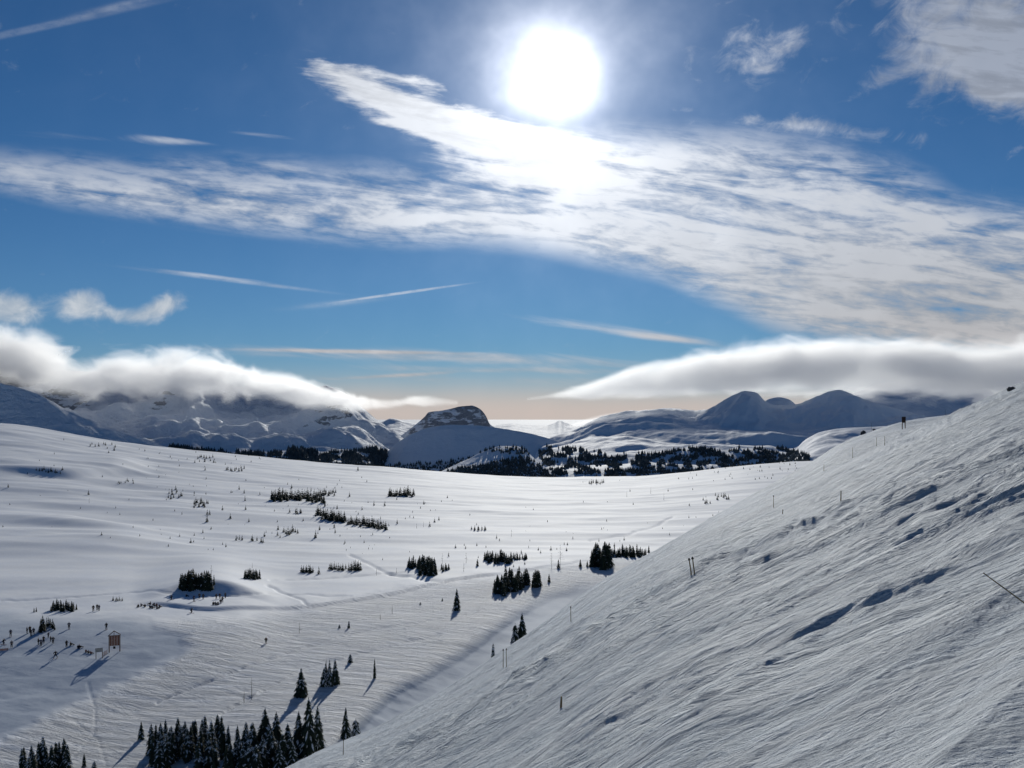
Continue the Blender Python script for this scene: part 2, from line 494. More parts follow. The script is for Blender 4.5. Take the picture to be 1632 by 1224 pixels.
# ------------------------------------------------------------------ the snowfield of the valley
def valley_height(U, Y):
    px = CX + F * U
    X = U * Y
    lx = np.log(Y)
    zc = smooth_interp(lx, np.log([30, 110, 150, 200, 260, 330, 420, 600, 900, 1300, 2000]), [-60, -58.5, -57.5, -57, -56.5, -58, -61, -67, -74, -80, -86])
    zl = smooth_interp(lx, np.log([30, 110, 150, 200, 260, 330, 420, 600, 900, 1300, 2000]), [-66, -63.5, -62, -59.5, -54.5, -55, -58.5, -66, -74, -80, -86])
    z = zc + (zl - zc) * ss(520, 120, px)
    edge = smooth_interp(px, [-1500, -400, 0, 100, 200, 300, 400, 600, 880, 1000, 1100, 1200, 1300, 1500, 2600],
                         [640, 655, 676, 690, 706, 718, 729, 745, 761, 760, 752, 741, 735, 730, 700])
    ze = (HY - edge) / F * 1300
    rise = ze + 80.0
    z = z + rise * ss(330, 1300, Y) ** 1.25
    # wind drifts and long swells
    far = ss(250, 700, Y)
    left = ss(560, 60, px)
    z = z + (fbm(X / 210 + .3 * np.sin(Y / 90), Y / 75, 3, 5)) * (0.5 + 1.9 * far) * (1 + .9 * left)
    z = z + fbm((X - .3 * Y) / 120, Y / 42, 3, 9) * (.25 + .75 * far)
    z = z + ridged((X + .2 * Y) / 90, Y / 28, 3, 21) * .9 * ss(300, 500, Y)
    # dunes on the left, banks facing the camera
    def bank(pts, H, wdt, L, x0, x1, soft=40):
        Yc = smooth_interp(px, [p[0] for p in pts], [p[1] for p in pts])
        m = ss(x0 - soft, x0 + soft, px) * ss(x1 + soft, x1 - soft, px)
        return H * m * ss(-wdt / 2, wdt / 2, Y - Yc) * (1 - ss(wdt, L, Y - Yc))
    z = z + bank([(-400, 700), (0, 770), (100, 790), (215, 860), (300, 880)], 6.5, 30, 260, -500, 215)
    z = z + bank([(-400, 520), (0, 520), (120, 500), (200, 490), (400, 480)], 3.6, 30, 120, -300, 170, 80)
    z = z + bank([(-400, 405), (0, 410), (200, 425), (400, 440)], 4.2, 46, 130, -300, 250, 90)
    # the knoll the ski school waits under: its near side drops steeply and lies in shade
    z = z + bank([(180, 290), (250, 296), (300, 302), (350, 303), (430, 299)], 5.0, 12, 170, 290, 384, 84)
    z = z + bank([(100, 262), (230, 281), (330, 274), (440, 286), (600, 312), (740, 355), (900, 400)], .9, 2.6, 60, 240, 780, 30)
    # hummock edge at the near left
    z = z + bank([(-300, 150), (0, 178), (120, 192), (250, 215), (420, 240)], 1.6, 40, 130, -300, 420, 50)
    # ski-packed roughness
    near = ss(420, 150, Y)
    z = z + fbm(X / 9, Y / 7, 3, 33) * .28 * near
    # far edge drops away into the wooded valley
    dY = np.maximum(Y - 1300, 0)
    z = z - 0.30 * (np.sqrt(dY * dY + 60 ** 2) - 60)
    return z


def valley():
    us = np.concatenate([np.linspace(-1.6, -.56, 60, endpoint=False), np.linspace(-.56, .36, 520, endpoint=False), np.linspace(.36, 1.6, 80)])
    # rows evenly spread as the eye sees them
    v = np.linspace(57 / 90., 57 / 620., 600, endpoint=False)
    Ys = np.concatenate([[30, 50, 70, 82], 57 / v, np.geomspace(620, 1320, 130), np.geomspace(1332, 2400, 24)])
    U, YY = np.meshgrid(us, Ys)
    Z = valley_height(U, YY)
    PX = CX + F * U; PY = HY - F * Z / YY
    wob = fbm(PX / 60, PY / 25, 3, 77) * 12
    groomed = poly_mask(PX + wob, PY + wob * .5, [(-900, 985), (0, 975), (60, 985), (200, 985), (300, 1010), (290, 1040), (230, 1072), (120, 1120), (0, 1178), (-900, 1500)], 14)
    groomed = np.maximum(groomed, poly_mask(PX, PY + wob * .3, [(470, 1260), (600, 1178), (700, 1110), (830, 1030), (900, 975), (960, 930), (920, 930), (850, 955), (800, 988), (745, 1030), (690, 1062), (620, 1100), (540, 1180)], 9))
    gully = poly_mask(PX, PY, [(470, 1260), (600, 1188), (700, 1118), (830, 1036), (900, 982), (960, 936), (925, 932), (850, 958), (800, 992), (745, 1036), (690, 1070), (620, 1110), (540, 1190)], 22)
    Z = Z - 2.3 * gully
    wl = fbm(PX / 30, PY / 12, 2, 78) * 3
    for pts, dep, wd_ in (([(556, 884), (590, 900), (612, 912), (650, 918)], .5, 1.5), ([(425, 934), (455, 945), (480, 956), (498, 970)], .5, 1.5), ([(620, 915), (700, 926), (790, 916), (860, 905), (1000, 884)], .6, 2.0),
                          ([(430, 925), (520, 922), (600, 915), (700, 909)], .5, 1.4), ([(940, 862), (1000, 852), (1050, 836), (1074, 822)], .7, 1.2), ([(0, 958), (120, 952), (240, 942), (330, 950), (420, 946), (560, 950)], .35, 1.2),
                          ([(100, 1224), (150, 1170), (152, 1130), (140, 1090)], .14, 2.0), ([(170, 1224), (158, 1180), (120, 1150)], .12, 2.0), ([(330, 1150), (420, 1100), (500, 1060), (700, 1010)], .4, 2.2), ([(250, 1120), (400, 1060), (560, 1010), (760, 975)], .35, 2.0)):
        dist = np.full(PX.shape, 1e9)
        for (x1, y1), (x2, y2) in zip(pts[:-1], pts[1:]):
            L2 = (x2 - x1) ** 2 + (y2 - y1) ** 2
            tt = np.clip(((PX - x1) * (x2 - x1) + (PY + wl - y1) * (y2 - y1)) / L2, 0, 1)
            dist = np.minimum(dist, np.hypot(PX - x1 - tt * (x2 - x1), PY + wl - y1 - tt * (y2 - y1)))
        Z = Z - dep * np.exp(-(dist / wd_) ** 2)
    tracked = poly_mask(PX + wob, PY + wob * .5, [(-200, 1300), (-200, 1190), (0, 1180), (130, 1118), (250, 1068), (300, 1030), (250, 1000), (420, 985), (600, 950), (760, 925), (900, 905), (1000, 890), (1100, 900), (900, 1100), (500, 1300)], 16)
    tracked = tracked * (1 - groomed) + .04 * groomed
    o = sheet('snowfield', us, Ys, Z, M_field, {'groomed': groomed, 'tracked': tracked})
    return Surf(us, Ys, Z)


V = valley()

# ------------------------------------------------------------------ the ski slope on the right
def slope_height(U, Y):
    px = CX + F * U; X = U * Y
    sil_x = [-2500, 300, 490, 600, 700, 830, 900, 960, 1040, 1200, 1290, 1340, 1380, 1440, 1500, 1560, 1632, 2000, 3400]
    sil_y = [2600, 1310, 1205, 1158, 1102, 1017, 968, 926, 880, 788, 738, 708, 692, 674, 664, 655, 646, 600, 300]
    ys_x = [-2500, 300, 490, 700, 830, 1040, 1290, 1632, 3400]
    ys_y = [60, 120, 150, 175, 195, 250, 270, 270, 200]
    Yb = smooth_interp(px, ys_x, ys_y)
    vf = (HY - smooth_interp(px, sil_x, sil_y)) / F + 2.0 / Yb
    near_y = smooth_interp(px, [-2500, 300, 490, 700, 830, 1040, 1200, 1300, 1380, 1450, 1540, 1632, 2000, 3400],
                           [2600, 1310, 1205, 1102, 1022, 895, 822, 775, 733, 698, 655, 612, 460, -100])
    vn = (HY - near_y) / F + 2.0 / 80
    vn = vf + (vn - vf) * ss(900, 1250, px)
    s = ss(70, 190, Y)
    vv = vn * (1 - s) + vf * s
    z = vv * Y - 2.0
    # swells
    amp = ss(8, 70, Y)
    z = z + fbm(X / 12, Y / 15, 4, 7) * .40 * ss(60, 140, Y)
    lipY = 67 + 5 * fbm(px / 90, px * 0, 2, 8) + .012 * (px - 1100)
    z = z + .22 * ss(900, 1030, px) * ss(1480, 1300, px) * ss(-10, 10, Y - lipY) * (1 - ss(10, 70, Y - lipY))
    z = z + fbm(X / 38, Y / 34, 3, 3) * .5 * amp
    # streak direction frames: A down the fall line, B cut across it close to the camera
    sA = .96 * X - .28 * Y; cA = .28 * X + .96 * Y
    sB = .683 * X + .73 * Y; cB = .73 * X - .683 * Y
    wz = fbm(X / 6, Y / 6, 3, 11)
    cA = cA + wz * .9
    cB = cB + wz * .25
    lod = lambda wl: ss(wl * 900, wl * 260, Y)     # let fine relief fade once it is under a pixel
    cA = cA + .8 * fbm(sA / 14, cA / 8, 3, 45)
    patch = ss(-.25, .45, fbm(sA / 26, cA / 13, 3, 51))
    A = .10 * pn(sA / 17, cA / 9, 40)
    for k_, lam in enumerate((5.2, 3.1, 1.9, 1.15, .68, .40, .24)):
        a1 = pn(sA / (1.35 * lam), cA / lam, 41 + k_)
        a2 = 1 - 2.2 * np.abs(pn(sA / (1.6 * lam) + 9, cA / (.9 * lam), 141 + k_))
        a3 = ss(.30, .55, pn(sA / (1.7 * lam) + 3, cA / (.8 * lam), 341 + k_))
        A = A + (.012, .024, .042, .076, .105, .115, .110)[k_] * lam * (a1 + .6 * a2 - .12 * a3) * lod(lam) * (.35 + .95 * patch)
    # short plough-like edges: steep towards the camera, gentle behind, in patches
    for k_, (lam, am) in enumerate(((4.2, .004), (2.1, .052), (1.05, .115), (.52, .16), (.27, .15))):
        ph = cA / lam + .9 * fbm(sA / (3.0 * lam), cA / (1.6 * lam), 3, 421 + k_) + .5 * k_
        fq = ph - np.floor(ph)
        q_ = ss(0, .30, fq) * (1 - ss(.30, 1.0, fq))
        gate = ss(-.05, .40, fbm(sA / (3.6 * lam), cA / (2.2 * lam), 2, 441 + k_))
        A = A + am * lam * q_ * gate * lod(lam) * (.4 + .9 * patch)
    A = A * (1 - .5 * ss(45, 110, Y))
    B = (ridged(sB / 9, cB / 1.5, 2, 71) - .45) * .10
    fb = np.abs(fbm(sB / 9, cB / 1.3, 2, 73))
    B = B - .02 * np.exp(-(fb / .05) ** 2) * ss(-.3, .25, fbm(sB / 5, cB / 2.4, 2, 75))
    lump = fbm(X / .30, Y / .24, 3, 79, .6)
    B = B + .016 * ss(.35, .75, lump) + .012 * fbm(X / .12, Y / .12, 2, 83)
    nb = ss(17, 8.5, Y + 6 * fbm(X / 5, Y / 5, 2, 85))
    z = z + A * (1 - nb) * ss(3, 14, Y) + B * nb
    # a hollow under the pole pair with a lip behind
    dY = np.maximum(Y - Yb, 0)
    z = z - .62 * (np.sqrt(dY * dY + 12 ** 2) - 12)
    return z


def slope():
    us = np.concatenate([np.linspace(-1.5, -.30, 20, endpoint=False), np.linspace(-.30, .56, 720, endpoint=False), np.linspace(.56, 1.6, 50)])
    inv = np.linspace(1 / 4.6, 1 / 90, 640, endpoint=False)
    Ys = np.concatenate([[.8, 1.6, 2.6, 3.6], 1 / inv, np.geomspace(90, 300, 200), np.geomspace(304, 520, 16)])
    U, YY = np.meshgrid(us, Ys)
    Z = slope_height(U, YY)
    sheet('ski_slope', us, Ys, Z, M_slope)
    return Surf(us, Ys, Z)


S = slope()

# ------------------------------------------------------------------ mountains
def mountain(name, label_mat, sil, Yc, Yf, base_py, n_u, n_y, amp, p=1.5, back=.35, Yb=None, shear=0.0, seed=0, wl=500., wn=180., edge_n=1.5, terr=None, taper=None, extra=None):
    """one massif: crest line sil at depth Yc, foot at depth Yf, falling off behind"""
    x0, x1 = sil[0][0], sil[-1][0]
    us = (np.linspace(x0, x1, n_u) - CX) / F
    Yb = Yb or Yc * 1.35
    nf = int(n_y * .8)
    Ys = np.concatenate([Yf + (Yc - Yf) * np.linspace(0, 1, nf, endpoint=False) ** .9, np.linspace(Yc, Yb, n_y - nf)])
    U, YY = np.meshgrid(us, Ys)
    px = CX + F * U; X = U * YY
    top = smooth_interp(px, [q[0] for q in sil], [q[1] for q in sil])
    top = top + edge_n * fbm(px / 14, px * 0 + seed, 4, seed + 5)
    zt = (HY - top) / F * Yc
    zb = (HY - base_py) / F * Yf
    s = np.clip((Yc - YY) / (Yc - Yf), 0, 1)
    zf = zb + (zt - zb) * (1 - s) ** p
    zbk = zt - (YY - Yc) * back
    Z = np.where(YY <= Yc, zf, zbk)
    env = np.where(YY <= Yc, ss(0, .12, s) * (1 - .55 * s), ss(0, .5, (YY - Yc) / (Yb - Yc)))
    Xs = X + shear * (YY - Yc)
    if terr:
        lam, tx = terr
        for k, (L, amt) in enumerate(((lam, .85), (lam * .42, .55), (lam * .17, .35))):
            ph = (YY + tx * X) / L + .9 * fbm(X / (L * 1.8), YY / (L * 2.2), 3, seed + 40 + k)
            fr = ph - np.floor(ph)
            q = ss(.0, .42, fr)
            loc = (zt - zb) * p * np.clip(1 - s, .06, 1) ** (p - 1) / (Yc - Yf)
            amt2 = amt * (.5 + .8 * ss(-.3, .3, fbm(X / (L * 2), YY / (L * 2), 2, seed + 50 + k)))
            loc = np.clip(loc, .05, .5)
            Z = Z + np.where(YY <= Yc, ss(0, .10, s) * ss(1.0, .9, s), 0) * amt2 * loc * L * (q - fr)
    r = ridged(Xs / wl + .25 * fbm(X / 900, YY / 900, 2, seed + 3), YY / (wl * 2.6), 4, seed + 1) - .5
    r2 = fbm(Xs / wn, YY / (wn * 1.1), 5, seed + 2, .5)
    Z = Z + amp * env * (r + .62 * r2)
    if taper:
        a_, b_, drop, ylim = taper
        Z = Z - drop * ss(a_, b_, px) * ss(ylim, ylim - 500, YY)
    if extra is not None: Z = extra(Z, px, X, YY, s)
    m, = (label_mat,)
    o = sheet(name, us, Ys, Z, m)
    return Surf(us, Ys, Z)


# far ground, one sheet out to the horizon
fu = np.linspace(-3, 3, 60)
fY = np.array([1500, 2200, 3500, 6000, 9000, 14000, 25000, 60000.])
FU, FY = np.meshgrid(fu, fY)
sheet('ground', fu, fY, -330 - .0 * FY + 18 * fbm(FU * FY / 2500, FY / 2500, 2, 1), M_far)

# the cloud-hung range on the left
A_sil = [(-1100, 560), (-500, 560), (-200, 575), (0, 590), (60, 602), (120, 596), (200, 588), (250, 590), (285, 592), (306, 580), (330, 600), (400, 620), (450, 626), (500, 622), (520, 616), (545, 624), (575, 648), (600, 668), (622, 686), (645, 702), (668, 720), (720, 750), (780, 790)]
MA = mountain('mountain_range', M_mount, A_sil, 4700, 2500, 768, 440, 260, 60, p=3.2, taper=(560, 650, 130, 4300), terr=(620, -1.1), shear=.85, seed=101, wl=420, wn=150)
# a nearer dark spur coming down from the left edge
B_sil = [(-900, 575), (-300, 588), (-60, 600), (20, 615), (60, 628), (110, 655), (170, 680), (230, 700), (280, 718), (330, 735), (360, 745)]
MB_ = mountain('mountain_spur', M_mount, B_sil, 3300, 2950, 765, 240, 130, 26, p=1.0, shear=.9, seed=131, wl=300, wn=110, back=.45)
# distant small peak and saddle left of the flat-topped butte
mountain('distant_peak', M_far, [(560, 700), (600, 676), (612, 671), (622, 667), (634, 668), (644, 672), (670, 676), (700, 690)], 7600, 6200, 720, 90, 50, 60, p=1.1, seed=141, wl=600, wn=250, edge_n=.8)
# flat-topped butte
def cliffs(Z, px, X, Y, s):
    return Z + 10 * ss(.02, .10, s) * (1 - ss(.25, .5, s)) * fbm(X / 60, Y / 260, 3, 7)
MBU = mountain('butte', M_rocky, [(560, 730), (620, 706), (645, 690), (668, 672), (677, 664), (683, 657), (700, 655), (716, 652), (735, 647.5), (752, 646.5), (764, 651), (774, 662), (781, 676), (792, 683), (820, 693), (870, 706)],
               5200, 5030, 740, 230, 130, 16, p=.8, seed=151, wl=260, wn=90, edge_n=.8, back=.6, extra=cliffs)
# shaded hill in front of the butte
MH = mountain('shaded_hill', M_soft, [(470, 800), (560, 764), (590, 745), (615, 722), (640, 701), (662, 689), (690, 680), (720, 677), (760, 678), (800, 683), (850, 692), (885, 702), (930, 716), (980, 735)],
              4000, 3700, 775, 230, 120, 12, p=.9, seed=161, wl=260, wn=120, edge_n=.6, back=.45)
# low wooded knoll
MK = mountain('wooded_knoll', M_soft, [(660, 775), (710, 748), (745, 732), (775, 718), (800, 711), (822, 711), (842, 722), (860, 738), (885, 756), (900, 768)],
              2700, 2450, 772, 130, 80, 8, p=.85, seed=171, wl=180, wn=70, edge_n=.8, back=.4)
# low sea of cloud with small peaks in the gap, built as snow
mountain('distant_cloud_sea', M_far, [(700, 684), (790, 678), (815, 675), (850, 677), (868, 678), (884, 674), (892, 670), (900, 673), (915, 678), (940, 680), (1000, 690)], 14500, 8200, 705, 150, 70, 45, p=.75, seed=181, wl=1400, wn=500, edge_n=1.2)
# rolling hills right of the gap
MR = mountain('rolling_hills', M_soft, [(740, 760), (790, 730), (850, 706), (885, 694), (920, 682), (960, 668), (1000, 660), (1040, 658), (1090, 659), (1140, 655), (1200, 655), (1300, 660), (1450, 690), (1600, 720)],
              4600, 2500, 770, 380, 230, 26, p=1.15, taper=(880, 800, 90, 4300), terr=(520, .5), shear=-.5, seed=191, wl=420, wn=170)
# dome-shaped mountains on the right
MD = mountain('dome_mountain', M_soft, [(1060, 700), (1110, 664), (1150, 640), (1172, 628), (1190, 623), (1206, 626), (1222, 641), (1240, 646), (1270, 644), (1300, 632), (1325, 623), (1338, 621), (1352, 626), (1380, 637), (1420, 649), (1460, 660), (1540, 690), (1620, 720)],
              4200, 3580, 750, 300, 150, 42, p=1.0, shear=-.6, seed=201, wl=300, wn=110, edge_n=1.6, back=.5)
mountain('distant_dome', M_far, [(1190, 668), (1212, 645), (1226, 636), (1242, 633), (1256, 636), (1270, 646), (1300, 670)], 6800, 6550, 690, 60, 40, 8, p=.8, seed=211, wl=600, wn=200, edge_n=.5)
MZ = mountain('distant_mountain', M_far, [(1300, 655), (1370, 622), (1430, 606), (1500, 602), (1535, 620), (1556, 617), (1566, 615), (1576, 620), (1590, 630), (1640, 640), (1760, 620), (2100, 590), (2600, 620)], 6500, 5900, 700, 180, 100, 50, p=.8, seed=221, wl=600, wn=220)
mountain('distant_crest', M_far, [(1020, 668), (1055, 656), (1066, 651), (1082, 651), (1095, 656), (1140, 668)], 7200, 6400, 690, 60, 30, 20, p=.8, seed=231, wl=500, wn=200, edge_n=.5)
# sunlit spur of drifted snow beside the slope
MS = mountain('sunlit_spur', M_soft, [(1180, 768), (1230, 745), (1262, 722), (1285, 700), (1310, 688), (1350, 682), (1400, 680), (1460, 676), (1600, 668), (1800, 660)],
              1900, 1400, 775, 120, 80, 14, p=.9, shear=-.3, seed=241, wl=160, wn=60, edge_n=.6)


# ------------------------------------------------------------------ firs
def fir_parts(seed, H, R, nwh, nb, snow=.5, spire=.0, ragged=.35, tips=1, seg=3):
    """crown of drooping boughs, trunk, and snow lying on the boughs; all real faces"""
    rnd = random.Random(seed)
    cv, cf, sv, sf = [], [], [], []
    def bough(z, a, L, wd, droop, lay):
        ca, sa = math.cos(a), math.sin(a)
        pv = []
        for k in range(seg + 1):
            t = k / seg
            rr = L * t
            zz = z - droop * L * t * (1.0 + .6 * t) + .10 * L * math.sin(t * 3.1)
            ww = wd * (1 - t) ** .7 * (.55 + .9 * t if t < .5 else 1.0) + .012 * H * (1 - t)
            ww *= rnd.uniform(.75, 1.25)
            pv.append((rr, zz, ww))
        for k in range(seg):
            r0, z0, w0 = pv[k]; r1, z1, w1 = pv[k + 1]
            i = len(cv)
            j0 = rnd.uniform(-.3, .3) * w0; h = .40
            for (r_, z_, w_) in ((r0, z0, w0), (r1, z1, w1)):
                cv.append((r_ * ca - w_ * sa, r_ * sa + w_ * ca, z_ - h * w_))
                cv.append((r_ * ca, r_ * sa, z_ + .10 * w_))
                cv.append((r_ * ca + w_ * sa, r_ * sa - w_ * ca, z_ - h * w_))
            cf.append((i, i + 1, i + 4, i + 3)); cf.append((i + 1, i + 2, i + 5, i + 4))
            # hanging twigs give a ragged under-edge
            cv.append((r1 * ca, r1 * sa, z1 - .9 * w0 - .035 * H * rnd.random()))
            cf.append((i, len(cv) - 1, i + 2))
        if rnd.random() < snow:
            k0 = rnd.choice((0, 1)) if seg > 2 else 0
            for k in range(k0, seg):
                r0, z0, w0 = pv[k]; r1, z1, w1 = pv[k + 1]
                i = len(sv); up = .018 * H; g = rnd.uniform(.45, .8)
                for (r_, z_, w_) in ((r0, z0, w0), (r1, z1, w1)):
                    w2 = w_ * g
                    sv.append((r_ * ca - w2 * sa, r_ * sa + w2 * ca, z_ - .25 * w2 + .004 * H))
                    sv.append((r_ * ca, r_ * sa, z_ + .1 * w_ + up * (1.2 - k / seg)))
                    sv.append((r_ * ca + w2 * sa, r_ * sa - w2 * ca, z_ - .25 * w2 + .004 * H))
                sf.append((i, i + 1, i + 4, i + 3)); sf.append((i + 1, i + 2, i + 5, i + 4))
    for q in range(tips):
        if tips > 1:
            ox, oy = R * .45 * math.cos(q * 2.4 + seed), R * .45 * math.sin(q * 2.4 + seed)
            Hh = H * (1 - .16 * q - .06 * rnd.random())
        else: ox = oy = 0; Hh = H
        c0, s0 = len(cv), len(sv)
        for i in range(nwh):
            t = (i + rnd.uniform(-.3, .3)) / nwh
            z = Hh * (.03 + .95 * t)
            prof = (1 - t) ** (.85 + spire) * (1 - .25 * math.exp(-t * 9))
            Rl = R * (prof + .05) * (.62 if tips > 1 else 1)
            for j in range(nb):
                a = j / nb * 6.283 + i * 2.4 + rnd.uniform(-.4, .4)
                L = Rl * rnd.uniform(1 - ragged, 1 + ragged * .45)
                bough(z, a, L, L * rnd.uniform(.30, .5), rnd.uniform(.25, .6), i)
        # leader
        i = len(cv)
        for a in (0, 2.1, 4.2): cv.append((.02 * H * math.cos(a), .02 * H * math.sin(a), Hh * .9))
        cv.append((0, 0, Hh))
        cf.extend([(i, i + 1, i + 3), (i + 1, i + 2, i + 3), (i + 2, i, i + 3)])
        for k in range(c0, len(cv)): cv[k] = (cv[k][0] + ox, cv[k][1] + oy, cv[k][2])
        for k in range(s0, len(sv)): sv[k] = (sv[k][0] + ox, sv[k][1] + oy, sv[k][2])
    # trunk
    tv, tf = [], []
    n = 7; rb = .026 * H
    for z, r in ((-.12 * H, rb * 1.15), (.0, rb), (.45 * H, rb * .55), (.93 * H, rb * .1)):
        for k in range(n):
            a = k / n * 6.283; tv.append((r * math.cos(a), r * math.sin(a), z))
    for lv in range(3):
        for k in range(n):
            tf.append((lv * n + k, lv * n + (k + 1) % n, (lv + 1) * n + (k + 1) % n, (lv + 1) * n + k))
    return (cv, cf), (tv, tf), (sv, sf)


def kind_meshes(name, seed, R, nwh, nb, snow, needle=None, **kw):
    c, t, s_ = fir_parts(seed, 1.0, R, nwh, nb, snow, **kw)
    return (mesh_from('crown', *c, mats=(needle or M_needle,)), mesh_from('trunk', *t, mats=(M_bark,)),
            mesh_from('snow', *s_, mats=(M_snowcap,)) if s_[1] else None)


K_big = [kind_meshes('b', 500 + i, .27, 26, 9, .30, tips=1, ragged=.45, seg=4) for i in range(4)]
K_slim = [kind_meshes('s', 520 + i, .17, 24, 8, .26, ragged=.45, spire=-.25) for i in range(3)]
K_multi = [kind_meshes('m', 540 + i, .40, 18, 7, .5, tips=3, ragged=.4) for i in range(2)]
K_mid = [kind_meshes('d', 560 + i, .20, 15, 7, .05, ragged=.35, spire=-.15) for i in range(5)]
K_red = [kind_meshes('r', 580 + i, .22, 12, 6, .15, needle=M_needle_r, ragged=.4) for i in range(2)]
K_far = [kind_meshes('f', 600 + i, .24, 8, 6, .0, ragged=.45, seg=2) for i in range(4)]
K_bush = [kind_meshes('h', 620 + i, .42, 9, 8, .55, ragged=.5, spire=-.3) for i in range(3)]


def grow(K, pos, H, rz, wide, label, group, cat='tree', name='fir_tree', sink=.0):
    root = bpy.data.objects.new(name, None); COL.objects.link(root)
    root.empty_display_size = .2
    root.location = (pos[0], pos[1], pos[2] - sink * H); root.rotation_euler = (0, 0, rz)
    root.scale = (H * wide, H * wide, H)
    tag(root, label, cat, group)
    for nm, me in zip(('crown', 'trunk', 'snow'), K):
        if me is None: continue
        o = bpy.data.objects.new(nm, me); COL.objects.link(o); o.parent = root
        if nm == 'snow': o['kind'] = 'stuff'
    return root


R_ = random.Random(7)
